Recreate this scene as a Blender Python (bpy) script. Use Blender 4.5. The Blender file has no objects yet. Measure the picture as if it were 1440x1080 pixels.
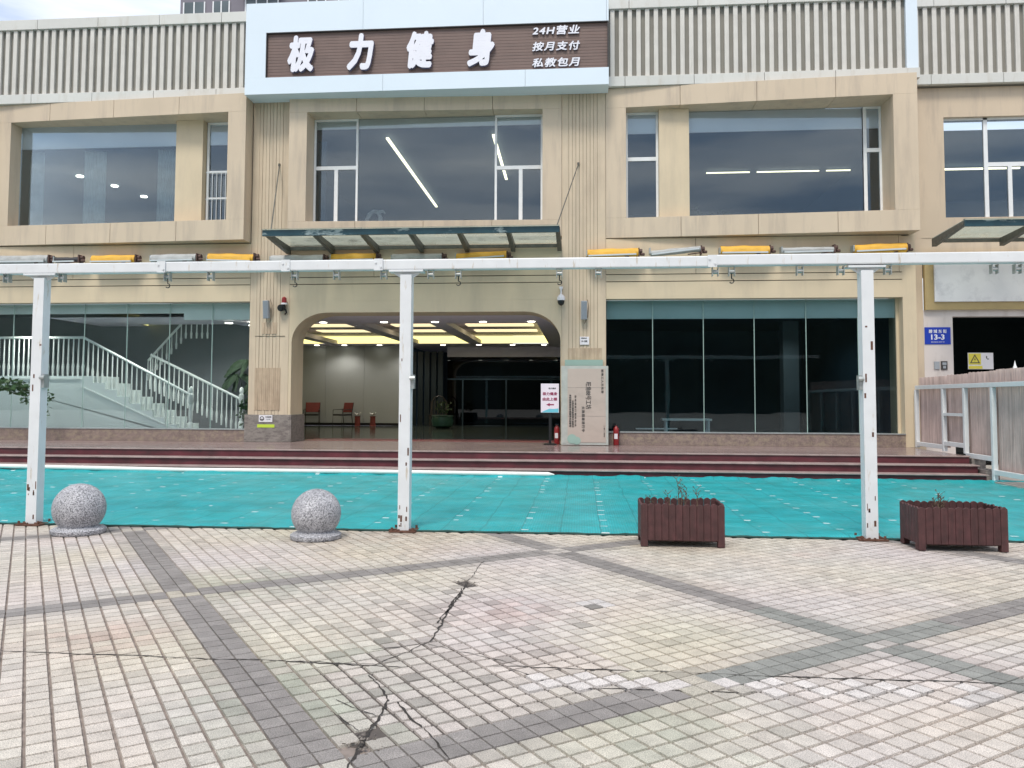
import bpy, bmesh, math, random
from mathutils import Vector, Matrix
R = math.radians
random.seed(7)
S = bpy.context.scene
COL = S.collection

# ------------------------------------------------------------------ camera
cd = bpy.data.cameras.new('camera'); cam = bpy.data.objects.new('camera', cd); COL.objects.link(cam)
cd.sensor_width = 36.0; cd.lens = 1128 / 1440 * 36.0; cd.shift_y = -37.5 / 1440; cd.clip_end = 2000
yaw, pitch, roll = .0855, .0526, .0039
fw = Vector((-math.sin(yaw) * math.cos(pitch), math.cos(yaw) * math.cos(pitch), math.sin(pitch)))
rt = Vector((math.cos(yaw), math.sin(yaw), 0)); up = rt.cross(fw)
r2 = rt * math.cos(roll) + up * math.sin(roll); u2 = -rt * math.sin(roll) + up * math.cos(roll)
M = Matrix((r2, u2, -fw)).transposed().to_4x4(); M.translation = Vector((0, -19, 1.5))
cam.matrix_world = M
S.camera = cam

# ------------------------------------------------------------------ world, sun, exposure
SUN_EL, SUN_ROT = 58, 192
W = bpy.data.worlds.new('World'); S.world = W; W.use_nodes = True
nt = W.node_tree; nt.nodes.clear()
def wn(t, **k):
    n = nt.nodes.new(t)
    for a, b in k.items(): setattr(n, a, b)
    return n
out = wn('ShaderNodeOutputWorld'); bg = wn('ShaderNodeBackground')
sky = wn('ShaderNodeTexSky', sky_type='NISHITA', sun_disc=False)
sky.sun_elevation = R(SUN_EL); sky.sun_rotation = R(SUN_ROT); sky.air_density = 1.2; sky.dust_density = 3
tc = wn('ShaderNodeTexCoord'); mp = wn('ShaderNodeMapping'); mp.inputs['Scale'].default_value = (1.3, 1.3, 9)
nz = wn('ShaderNodeTexNoise'); nz.inputs['Scale'].default_value = 1.7; nz.inputs['Detail'].default_value = 7
rp = wn('ShaderNodeValToRGB'); rp.color_ramp.elements[0].position = .36; rp.color_ramp.elements[1].position = .66
rp.color_ramp.elements[0].color = (2.8, 3.9, 5.8, 1); rp.color_ramp.elements[1].color = (10.4, 10.4, 10.8, 1)
mx = wn('ShaderNodeMix', data_type='RGBA'); mx.inputs[0].default_value = .8
L = nt.links.new
L(tc.outputs['Generated'], mp.inputs['Vector']); L(mp.outputs[0], nz.inputs['Vector']); L(nz.outputs['Fac'], rp.inputs[0])
L(sky.outputs[0], mx.inputs[6]); L(rp.outputs[0], mx.inputs[7]); L(mx.outputs[2], bg.inputs[0]); L(bg.outputs[0], out.inputs[0])
bg.inputs[1].default_value = .1
sd = bpy.data.lights.new('sun', 'SUN'); sun = bpy.data.objects.new('sun', sd); COL.objects.link(sun)
sd.energy = 1.6; sd.angle = R(16); sd.color = (1, .94, .85)
sun.rotation_euler = (R(90 - SUN_EL), 0, R(-(SUN_ROT - 180)))
S.view_settings.view_transform = 'Standard'; S.view_settings.look = 'None'
S.view_settings.exposure = .62; S.view_settings.gamma = 1
S.render.engine = 'CYCLES'
S.cycles.use_denoising = True; S.cycles.max_bounces = 7; S.cycles.transparent_max_bounces = 12
S.cycles.sample_clamp_indirect = 6

# ------------------------------------------------------------------ materials
def mat(name, c, rough=.7, var=.08, scale=3, bump=0, bscale=60, metal=0, stain=None, stain_s=(1, 1, 1), samt=.4,
        thr=(.5, .7), spec=.5, fine=0, fscale=200, emit=None, es=0):
    m = bpy.data.materials.new(name); m.use_nodes = True; n = m.node_tree.nodes; l = m.node_tree.links.new
    b = n['Principled BSDF']; b.inputs['Roughness'].default_value = rough; b.inputs['Metallic'].default_value = metal
    b.inputs['Specular IOR Level'].default_value = spec
    g = n.new('ShaderNodeNewGeometry')
    tn = n.new('ShaderNodeTexNoise'); tn.inputs['Scale'].default_value = scale; tn.inputs['Detail'].default_value = 6
    l(g.outputs['Position'], tn.inputs['Vector'])
    mr = n.new('ShaderNodeMapRange'); mr.inputs[1].default_value = .3; mr.inputs[2].default_value = .7
    mr.inputs[3].default_value = 1 - var; mr.inputs[4].default_value = 1 + var; l(tn.outputs['Fac'], mr.inputs[0])
    v = n.new('ShaderNodeVectorMath'); v.operation = 'SCALE'; v.inputs[0].default_value = c[:3]; l(mr.outputs[0], v.inputs['Scale'])
    src = v.outputs[0]
    if fine:
        t2 = n.new('ShaderNodeTexNoise'); t2.inputs['Scale'].default_value = fscale; t2.inputs['Detail'].default_value = 2
        l(g.outputs['Position'], t2.inputs['Vector'])
        m2 = n.new('ShaderNodeMapRange'); m2.inputs[1].default_value = .35; m2.inputs[2].default_value = .65
        m2.inputs[3].default_value = 1 - fine; m2.inputs[4].default_value = 1 + fine; l(t2.outputs['Fac'], m2.inputs[0])
        v2 = n.new('ShaderNodeVectorMath'); v2.operation = 'SCALE'; l(src, v2.inputs[0]); l(m2.outputs[0], v2.inputs['Scale']); src = v2.outputs[0]
    if stain:
        mpn = n.new('ShaderNodeMapping'); mpn.inputs['Scale'].default_value = stain_s; l(g.outputs['Position'], mpn.inputs[0])
        ts = n.new('ShaderNodeTexNoise'); ts.inputs['Scale'].default_value = 1; ts.inputs['Detail'].default_value = 8; ts.inputs['Roughness'].default_value = .65
        l(mpn.outputs[0], ts.inputs['Vector'])
        ms = n.new('ShaderNodeMapRange'); ms.inputs[1].default_value = thr[0]; ms.inputs[2].default_value = thr[1]
        ms.inputs[3].default_value = 0; ms.inputs[4].default_value = samt; l(ts.outputs['Fac'], ms.inputs[0])
        mm = n.new('ShaderNodeMix'); mm.data_type = 'RGBA'; l(ms.outputs[0], mm.inputs[0]); l(src, mm.inputs[6])
        mm.inputs[7].default_value = (*stain, 1); src = mm.outputs[2]
    l(src, b.inputs['Base Color'])
    if bump:
        tb = n.new('ShaderNodeTexNoise'); tb.inputs['Scale'].default_value = bscale; tb.inputs['Detail'].default_value = 4
        l(g.outputs['Position'], tb.inputs['Vector'])
        bp = n.new('ShaderNodeBump'); bp.inputs['Strength'].default_value = bump; bp.inputs['Distance'].default_value = .01
        l(tb.outputs['Fac'], bp.inputs['Height']); l(bp.outputs[0], b.inputs['Normal'])
    if emit:
        b.inputs['Emission Color'].default_value = (*emit, 1); b.inputs['Emission Strength'].default_value = es
    return m

def glass(name, tint, ior=1.5, k=1.3, rough=.0, wob=.0):
    m = bpy.data.materials.new(name); m.use_nodes = True; n = m.node_tree.nodes; l = m.node_tree.links.new
    n.remove(n['Principled BSDF']); o = n['Material Output']
    t = n.new('ShaderNodeBsdfTransparent'); t.inputs[0].default_value = (*tint, 1)
    gl = n.new('ShaderNodeBsdfGlossy'); gl.inputs['Roughness'].default_value = rough; gl.inputs[0].default_value = (.9, .97, 1, 1)
    f = n.new('ShaderNodeFresnel'); f.inputs[0].default_value = ior
    mu = n.new('ShaderNodeMath'); mu.operation = 'MULTIPLY'; mu.inputs[1].default_value = k; mu.use_clamp = True
    mxx = n.new('ShaderNodeMixShader'); l(f.outputs[0], mu.inputs[0]); l(mu.outputs[0], mxx.inputs[0])
    l(t.outputs[0], mxx.inputs[1]); l(gl.outputs[0], mxx.inputs[2]); l(mxx.outputs[0], o.inputs[0])
    if wob:
        g = n.new('ShaderNodeNewGeometry'); tb = n.new('ShaderNodeTexNoise'); tb.inputs['Scale'].default_value = .8
        l(g.outputs['Position'], tb.inputs['Vector']); bp = n.new('ShaderNodeBump'); bp.inputs['Strength'].default_value = wob; bp.inputs['Distance'].default_value = .02
        l(tb.outputs['Fac'], bp.inputs['Height']); l(bp.outputs[0], gl.inputs['Normal'])
    return m

CREAM = (.60, .49, .35)
m_wall = mat('cream_panel', (.63, .52, .36), .55, .05, 1.2, .08, 30, stain=(.36, .30, .23), stain_s=(2.2, 2.2, .35), samt=.4, thr=(.50, .78), fine=.02, fscale=60)
m_frame = mat('beige_panel', (.60, .49, .36), .5, .05, .9, .06, 30, stain=(.33, .27, .22), stain_s=(4.0, 4.0, .5), samt=.55, thr=(.48, .76))
m_rib = mat('ribbed_cladding', (.60, .49, .355), .6, .06, 2, .1, 40, stain=(.38, .30, .22), stain_s=(6, 6, .4), samt=.55, thr=(.48, .75))
m_bare = mat('bare_patch', (.53, .41, .29), .8, .10, 5, .2, 40, stain=(.30, .22, .15), stain_s=(11, 11, 1.0), samt=.6, thr=(.45, .65))
m_joint = mat('dark_joint', (.10, .085, .065), .9, .1)  # dark tone of the groove backing and seam strip
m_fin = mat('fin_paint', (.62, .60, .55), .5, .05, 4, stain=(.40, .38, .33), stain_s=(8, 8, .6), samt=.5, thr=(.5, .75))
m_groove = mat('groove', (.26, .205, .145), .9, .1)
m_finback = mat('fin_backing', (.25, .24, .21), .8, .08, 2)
m_cope = mat('coping_metal', (.62, .62, .58), .45, .05, .8, stain=(.42, .37, .28), stain_s=(5, 5, 1.2), samt=.45, thr=(.52, .75))
m_alu = mat('sign_aluminium', (.70, .79, .86), .42, .025, .5)
m_white = mat('white_paint', (.78, .80, .80), .4, .04, 6)
m_wood = mat('brown_slats', (.165, .112, .095), .5, .12, 3, stain=(.19, .125, .105), stain_s=(.5, .5, 30), samt=.8, thr=(.4, .6))
m_letter = mat('letter_paint', (.80, .80, .86), .35, .02)
m_letside = mat('letter_side', (.16, .14, .22), .5, .02)
m_dark = mat('dark_trim', (.035, .03, .03), .5, .1)
m_marble = mat('grey_marble', (.25, .225, .20), .45, .15, 5, stain=(.12, .10, .095), stain_s=(8, 8, 20), samt=.7, thr=(.45, .62), fine=.12, fscale=90)
m_plinth = mat('plinth_stone', (.23, .175, .15), .5, .2, 6, stain=(.34, .28, .20), stain_s=(7, 7, 9), samt=.7, thr=(.48, .62), fine=.2, fscale=50)
m_deck = mat('deck_stone', (.29, .215, .20), .2, .15, 1.6, .03, 40, stain=(.13, .085, .085), stain_s=(.5, 7, 1), samt=.75, thr=(.45, .65))
m_riser = mat('riser_granite', (.115, .026, .034), .4, .25, 4, stain=(.05, .03, .03), stain_s=(2, 2, 8), samt=.7, thr=(.45, .7))
m_nose = mat('tread_nosing', (.36, .28, .26), .4, .15, 4, stain=(.16, .12, .11), stain_s=(5, 5, 5), samt=.5)
m_steel = mat('painted_steel', (.71, .74, .75), .38, .04, 5, .02, 80, stain=(.46, .38, .26), stain_s=(16, 16, 3.0), samt=.75, thr=(.60, .70))
m_rust = mat('rusty_plate', (.12, .055, .035), .85, .35, 30, .4, 120)
m_galv = mat('galvanised', (.42, .45, .44), .4, .15, 20, metal=.5)
m_granite = mat('granite', (.47, .47, .49), .55, .20, 7, .25, 160, stain=(.07, .07, .08), stain_s=(85, 85, 85), samt=.9, thr=(.50, .55), fine=.3, fscale=110)
m_planter = mat('maroon_wood', (.08, .03, .03), .6, .32, 11, .3, 60, stain=(.05, .022, .02), stain_s=(18, 18, 1.5), samt=.7, thr=(.4, .65))
m_soil = mat('soil', (.06, .04, .03), .95, .4, 25, .6, 80)
m_twig = mat('dry_twig', (.13, .09, .06), .9, .3, 20)
m_twigleaf = mat('dry_leaf', (.15, .11, .07), .8, .3, 20)
m_leaf = mat('green_leaf', (.045, .10, .035), .5, .35, 15)
m_palm = mat('palm_leaf', (.05, .085, .045), .6, .3, 8)
m_yellow = mat('yellow_canvas', (.72, .40, .045), .6, .10, 5, .3, 14, stain=(.5, .28, .05), stain_s=(2, 8, 8), samt=.5)
m_grey = mat('grey_canvas', (.40, .41, .40), .6, .10, 5, .3, 14, stain=(.22, .2, .17), stain_s=(5, 8, 8), samt=.5)
m_blackc = mat('black_canvas', (.035, .035, .038), .5, .10)
m_silver = mat('silver_bar', (.62, .66, .66), .35, .05, metal=.3)
m_canbeam = mat('canopy_steel', (.10, .10, .085), .5, .2, 10, .1, 60, stain=(.2, .17, .13), stain_s=(9, 9, 9), samt=.4)
m_canfas = mat('canopy_fascia', (.018, .055, .07), .25, .2, 3, stain=(.3, .36, .36), stain_s=(1.1, 3, 3), samt=.9, thr=(.55, .6))
m_canglass = bpy.data.materials.new('canopy_glass'); m_canglass.use_nodes = True
_n = m_canglass.node_tree.nodes; _l = m_canglass.node_tree.links.new; _n.remove(_n['Principled BSDF'])
_t = _n.new('ShaderNodeBsdfTransparent'); _t.inputs[0].default_value = (.92, .95, .92, 1); _d = _n.new('ShaderNodeBsdfTranslucent'); _d.inputs[0].default_value = (.46, .48, .43, 1)
_g = _n.new('ShaderNodeNewGeometry'); _z = _n.new('ShaderNodeTexNoise'); _z.inputs['Scale'].default_value = 2.5; _z.inputs['Detail'].default_value = 6; _l(_g.outputs['Position'], _z.inputs['Vector'])
_r = _n.new('ShaderNodeMapRange'); _r.inputs[1].default_value = .3; _r.inputs[2].default_value = .7; _r.inputs[3].default_value = .25; _r.inputs[4].default_value = .75; _l(_z.outputs['Fac'], _r.inputs[0])
_m = _n.new('ShaderNodeMixShader'); _l(_r.outputs[0], _m.inputs[0]); _l(_t.outputs[0], _m.inputs[1]); _l(_d.outputs[0], _m.inputs[2]); _l(_m.outputs[0], _n['Material Output'].inputs[0])
# dirt over canopy glass is diffuse: thin translucent sheet
m_dirty = mat('dirty_glass', (.42, .45, .40), .35, .12, 2, stain=(.2, .2, .17), stain_s=(2, 2, 2), samt=.5)
m_glup = glass('window_glass', (.90, .945, .955), 1.52, 1.7, wob=.12)
m_glL = glass('storefront_glass', (.955, .985, .98), 1.5, .9, wob=.1)
m_glR = glass('tinted_glass', (.78, .86, .87), 1.5, .8, wob=.1)
m_gldark = glass('dark_glass', (.10, .13, .15), 1.5, .9)
m_gledge = mat('glass_edge', (.30, .42, .38), .3, .05)
m_band = mat('bulkhead', (.88, .88, .90), .6, .04, 1)
m_bandlow = mat('bulkhead_green', (.80, .82, .78), .6, .08, 1)
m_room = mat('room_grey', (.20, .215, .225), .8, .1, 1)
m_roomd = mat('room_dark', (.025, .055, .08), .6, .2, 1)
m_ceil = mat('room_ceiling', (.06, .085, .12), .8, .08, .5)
m_lceil = mat('lobby_ceiling', (.74, .69, .77), .6, .03)
m_lwall = mat('lobby_panel', (.42, .44, .45), .55, .04, 1)
m_lfloor = mat('lobby_floor', (.07, .085, .08), .12, .2, 2)
m_cove = mat('cove_light', (.8, .75, .4), .5, 0, emit=(1, .88, .33), es=1.0)
m_cream = mat('strip_light', (.8, .75, .6), .5, 0, emit=(1, .85, .50), es=.72)
m_led = mat('led_light', (.9, .9, .8), .5, 0, emit=(1, .98, .82), es=4.5)
m_ledw = mat('led_line', (.9, .9, .8), .5, 0, emit=(1, .90, .60), es=1.7)
m_red = mat('red_fabric', (.22, .045, .04), .7, .1, 10)
m_redp = mat('red_paint', (.26, .018, .02), .4, .1, 10)
m_black = mat('black_metal', (.012, .012, .013), .4, .1)
m_plastic = mat('grey_plastic', (.34, .37, .40), .45, .06, 8)
m_cloth = mat('pleated_cloth', (.56, .43, .39), .8, .12, 3, .2, 40, stain=(.32, .24, .21), stain_s=(18, 18, .8), samt=.6, thr=(.42, .62))
m_tower = mat('tower_render', (.20, .19, .22), .8, .08, .2)
m_towglass = mat('tower_glass', (.10, .13, .14), .3, .3, .5)
m_mural = mat('stair_wall', (.80, .86, .84), .6, .03, 1)
m_balus = mat('baluster_paint', (.78, .82, .79), .5, .03, 2)
m_tan = mat('tan_trim', (.42, .32, .15), .6, .1, 3, stain=(.25, .19, .1), stain_s=(3, 3, 3), samt=.5)
m_lbox = mat('sign_box_grey', (.80, .80, .80), .5, .05, 2, stain=(.5, .5, .51), stain_s=(3, 3, 3), samt=.5)
m_pinkwall = mat('pale_wall', (.66, .60, .57), .6, .05, 2, stain=(.4, .34, .3), stain_s=(4, 4, 1), samt=.4)
m_blue = mat('blue_enamel', (.01, .045, .42), .35, .03)
m_lime = mat('lime_strip', (.52, .68, .06), .5, .03)
m_paper = mat('white_board', (.74, .72, .74), .5, .03)
m_poster = mat('poster_paper', (.82, .74, .80), .5, .02)
m_cyan = mat('poster_wave', (.16, .55, .66), .5, .03)
m_crim = mat('poster_ink', (.30, .03, .09), .5, .02)
m_ink = mat('dark_ink', (.05, .045, .045), .5, .02)
m_tanboard = mat('board_face', (.50, .42, .36), .55, .05, 2, stain=(.40, .34, .29), stain_s=(2, 2, 4), samt=.5)
m_greend = mat('board_green', (.30, .44, .38), .6, .05)
m_yell = mat('warning_yellow', (.72, .62, .08), .5, .03)
m_green = mat('green_pot', (.02, .07, .055), .35, .1)
m_bag = mat('white_bloom', (.7, .7, .68), .7, .1)
m_blocker = mat('blocker_green', (.035, .05, .035), .9, .4, .15)

# ------------------------------------------------------------------ mesh helpers
ORG = {}
class MB:
    def __init__(s): s.v = []; s.f = []; s.m = []; s.mi = 0
    def add(s, vs, fs):
        o = len(s.v); s.v += [tuple(v) for v in vs]
        for f in fs: s.f.append([o + i for i in f]); s.m.append(s.mi)
        return s
    def box(s, x0, x1, y0, y1, z0, z1):
        return s.hexa([(x0, y0, z0), (x1, y0, z0), (x1, y1, z0), (x0, y1, z0), (x0, y0, z1), (x1, y0, z1), (x1, y1, z1), (x0, y1, z1)])
    def hexa(s, v):
        return s.add(v, [(0, 3, 2, 1), (4, 5, 6, 7), (0, 1, 5, 4), (1, 2, 6, 5), (2, 3, 7, 6), (3, 0, 4, 7)])
    def quad(s, a, b, c, d): return s.add([a, b, c, d], [(0, 1, 2, 3)])
    def bar(s, p, q, w, h=None):
        p = Vector(p); q = Vector(q); h = h or w; d = (q - p).normalized()
        a = Vector((0, 0, 1)) if abs(d.z) < .9 else Vector((0, 1, 0))
        x = d.cross(a).normalized(); y = x.cross(d)
        return s.hexa([p - x * w / 2 - y * h / 2, p + x * w / 2 - y * h / 2, q + x * w / 2 - y * h / 2, q - x * w / 2 - y * h / 2,
                       p - x * w / 2 + y * h / 2, p + x * w / 2 + y * h / 2, q + x * w / 2 + y * h / 2, q - x * w / 2 + y * h / 2])
    def tube(s, pts, r, n=8):
        pts = [Vector(p) for p in pts]; rs = r if isinstance(r, (list, tuple)) else [r] * len(pts); vs = []; fs = []
        for i, p in enumerate(pts):
            d = (pts[min(i + 1, len(pts) - 1)] - pts[max(i - 1, 0)]).normalized()
            a = Vector((0, 0, 1)) if abs(d.z) < .9 else Vector((0, 1, 0))
            x = d.cross(a).normalized(); y = d.cross(x)
            for k in range(n):
                t = 2 * math.pi * k / n; vs.append(p + x * math.cos(t) * rs[i] + y * math.sin(t) * rs[i])
        for i in range(len(pts) - 1):
            for k in range(n): fs.append((i * n + k, i * n + (k + 1) % n, (i + 1) * n + (k + 1) % n, (i + 1) * n + k))
        fs.append(tuple(range(n - 1, -1, -1))); fs.append(tuple((len(pts) - 1) * n + k for k in range(n)))
        return s.add(vs, fs)
    def lathe(s, cx, cy, prof, n=24):
        vs = []; fs = []
        for r, z in prof:
            for k in range(n): t = 2 * math.pi * k / n; vs.append((cx + r * math.cos(t), cy + r * math.sin(t), z))
        for i in range(len(prof) - 1):
            for k in range(n): fs.append((i * n + k, i * n + (k + 1) % n, (i + 1) * n + (k + 1) % n, (i + 1) * n + k))
        fs.append(tuple(range(n - 1, -1, -1))); fs.append(tuple((len(prof) - 1) * n + k for k in range(n)))
        return s.add(vs, fs)
    def disc(s, c, r, nrm='y', n=20, d=.006):
        c = Vector(c); e = Vector((0, d, 0)) if nrm == 'y' else Vector((0, 0, d))
        return s.tube([c - e, c + e], r, n)
    def extrude_y(s, poly, y0, y1):
        n = len(poly)
        vs = [(x, y0, z) for x, z in poly] + [(x, y1, z) for x, z in poly]
        fs = [tuple(range(n)), tuple(range(2 * n - 1, n - 1, -1))] + [(i, i + n, (i + 1) % n + n, (i + 1) % n) for i in range(n)]
        return s.add(vs, fs)
    def build(s, name, mats, parent=None, smooth=False, bevel=0, recalc=True):
        org = ORG.get(parent.name, Vector()) if parent else Vector()
        me = bpy.data.meshes.new(name)
        me.from_pydata([(a - org.x, b - org.y, c - org.z) for a, b, c in s.v], [], s.f)
        if not isinstance(mats, (list, tuple)): mats = [mats]
        for m in mats: me.materials.append(m)
        me.polygons.foreach_set('material_index', s.m)
        if recalc:
            bm = bmesh.new(); bm.from_mesh(me); bmesh.ops.recalc_face_normals(bm, faces=bm.faces); bm.to_mesh(me); bm.free()
        if smooth:
            me.polygons.foreach_set('use_smooth', [True] * len(me.polygons))
            try: me.set_sharp_from_angle(angle=R(40))
            except Exception: pass
        o = bpy.data.objects.new(name, me); COL.objects.link(o)
        if parent: o.parent = parent
        ORG[o.name] = org
        if bevel:
            b = o.modifiers.new('bevel', 'BEVEL'); b.width = bevel; b.segments = 2; b.limit_method = 'ANGLE'
        return o
def tag(o, label=None, cat=None, group=None, kind=None):
    if label: o['label'] = label
    if cat: o['category'] = cat
    if group: o['group'] = group
    if kind: o['kind'] = kind
    return o
def thing(name, loc, label, cat, group=None):
    o = bpy.data.objects.new(name, None); COL.objects.link(o); o.location = loc; o.empty_display_size = .2
    ORG[o.name] = Vector(loc)
    return tag(o, label, cat, group)
def kids(o): return [c for c in bpy.data.objects if c.parent == o]
def copy_tree(o, parent=None):
    c = o.copy(); COL.objects.link(c); c.parent = parent; ORG[c.name] = ORG.get(o.name, Vector())
    for ch in kids(o): copy_tree(ch, c)
    return c
def box(name, m, x0, x1, y0, y1, z0, z1, parent=None, bevel=0):
    return MB().box(x0, x1, y0, y1, z0, z1).build(name, m, parent, bevel=bevel)
def text(name, body, x, y, z, w, h, mats, parent, depth=.01, bold=.0, shear=0, rot=0, space=1.0):
    """text centred at x,z on a plane of constant y, squeezed to w x h; rot in degrees in the plane"""
    cu = bpy.data.curves.new(name, 'FONT'); cu.body = body; cu.size = 1; cu.extrude = .5; cu.shear = shear
    cu.resolution_u = 3; cu.space_character = space
    t = bpy.data.objects.new(name, cu); COL.objects.link(t); bpy.context.view_layer.update()
    me = bpy.data.meshes.new_from_object(t.evaluated_get(bpy.context.evaluated_depsgraph_get()))
    bpy.data.objects.remove(t); me.name = name
    if bold:
        bmt = bmesh.new()
        for k, (ox, oy) in enumerate(((0, 0), (bold, 0), (-bold, 0), (0, bold), (0, -bold), (bold * .7, bold * .7), (-bold * .7, -bold * .7), (bold * .7, -bold * .7), (-bold * .7, bold * .7))):
            n0 = len(bmt.verts); bmt.from_mesh(me); bmt.verts.ensure_lookup_table()
            for v in bmt.verts[n0:]: v.co.x += ox; v.co.y += oy; v.co.z += (k * .002 if v.co.z > 0 else 0)
        bmt.to_mesh(me); bmt.free()
    xs = [v.co.x for v in me.vertices]; ys = [v.co.y for v in me.vertices]
    cx, cy = (min(xs) + max(xs)) / 2, (min(ys) + max(ys)) / 2; sx = w / (max(xs) - min(xs)); sy = h / (max(ys) - min(ys))
    org = ORG.get(parent.name, Vector()) if parent else Vector(); ca, sa = math.cos(R(rot)), math.sin(R(rot))
    for v in me.vertices:
        a, b, c = (v.co.x - cx) * sx, (v.co.y - cy) * sy, v.co.z
        v.co = (x + a * ca - b * sa - org.x, y - (c + .5) * depth - org.y, z + a * sa + b * ca - org.z)
    me.materials.clear()
    for m in (mats if isinstance(mats, (list, tuple)) else [mats]): me.materials.append(m)
    if len(me.materials) > 1:
        me.update()
        for p in me.polygons: p.material_index = 0 if p.normal.y < -.5 else 1
    o = bpy.data.objects.new(name, me); COL.objects.link(o); o.parent = parent; ORG[o.name] = org
    return o

# ------------------------------------------------------------------ ground
g = MB(); g.quad((-400, -400, -.035), (400, -400, -.035), (400, 500, -.035), (-400, 500, -.035))
m_ground = mat('far_paving', (.40, .37, .33), .8, .12, .6, stain=(.25, .24, .22), stain_s=(.3, .3, .3), samt=.5)
tag(g.build('ground', m_ground), kind='structure')
hl = MB()  # added unseen ridge behind the camera, darkens reflections in the shop glass
N = 60; rnd = random.Random(3)
pts = [(-160 + 320 * i / N, 21 + .7 * math.sin(i * .5) + rnd.uniform(-.5, .5)) for i in range(N + 1)]
for i in range(N):
    (xa, za), (xb, zb) = pts[i], pts[i + 1]
    hl.hexa([(xa, -95, -.03), (xb, -95, -.03), (xb, -80, -.03), (xa, -80, -.03), (xa, -97, za), (xb, -97, zb), (xb, -90, zb), (xa, -90, za)])
tag(hl.build('reflection_blocker', m_blocker), kind='structure')

# paving: every tile is modelled; grid turned 36 degrees with grey bands every 30 tiles
ca, sa = math.cos(R(36)), math.sin(R(36)); T = .116
m_tile = bpy.data.materials.new('paving_tile'); m_tile.use_nodes = True
n = m_tile.node_tree.nodes; l = m_tile.node_tree.links.new; b = n['Principled BSDF']; b.inputs['Roughness'].default_value = .62
at = n.new('ShaderNodeAttribute'); at.attribute_name = 'tint'
ge = n.new('ShaderNodeNewGeometry')
t1 = n.new('ShaderNodeTexNoise'); t1.inputs['Scale'].default_value = 190; t1.inputs['Detail'].default_value = 2; l(ge.outputs['Position'], t1.inputs['Vector'])
r1 = n.new('ShaderNodeMapRange'); r1.inputs[1].default_value = .36; r1.inputs[2].default_value = .62; r1.inputs[3].default_value = .60; r1.inputs[4].default_value = 1.14; l(t1.outputs['Fac'], r1.inputs[0])
t2 = n.new('ShaderNodeTexNoise'); t2.inputs['Scale'].default_value = 9; t2.inputs['Detail'].default_value = 6; l(ge.outputs['Position'], t2.inputs['Vector'])
r2_ = n.new('ShaderNodeMapRange'); r2_.inputs[1].default_value = .3; r2_.inputs[2].default_value = .7; r2_.inputs[3].default_value = .84; r2_.inputs[4].default_value = 1.10; l(t2.outputs['Fac'], r2_.inputs[0])
mu = n.new('ShaderNodeMath'); mu.operation = 'MULTIPLY'; l(r1.outputs[0], mu.inputs[0]); l(r2_.outputs[0], mu.inputs[1])
vs_ = n.new('ShaderNodeVectorMath'); vs_.operation = 'SCALE'; l(at.outputs['Color'], vs_.inputs[0]); l(mu.outputs[0], vs_.inputs['Scale']); l(vs_.outputs[0], b.inputs['Base Color'])
bp = n.new('ShaderNodeBump'); bp.inputs['Strength'].default_value = .5; bp.inputs['Distance'].default_value = .003; l(t1.outputs['Fac'], bp.inputs['Height']); l(bp.outputs[0], b.inputs['Normal'])
m_groutd = mat('damp_grout', (.10, .085, .075), .9, .3, 14, .4, 90)
m_grout = mat('grout', (.23, .19, .165), .9, .3, 14, .4, 90)
from mathutils import noise as mn
def blob(x, y, cx, cy, r, p=1.0):
    d = math.hypot(x - cx, (y - cy) * p) / r
    return max(0, 1 - d) ** .7 if d < 1 else 0
HOLES = [(-.95, -12.42), (-1.02, -12.36), (-.86, -12.44), (-.95, -15.42), (-.90, -15.55), (-1.0, -15.5)]
REPAIR = lambda x, y: (-1.35 < x < .25 and -15.35 < y < -13.95 and abs(x + .55) * .9 + abs(y + 14.55) < 1.0)
tv = []; tf = []; tcol = []; rt_ = random.Random(11)
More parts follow.
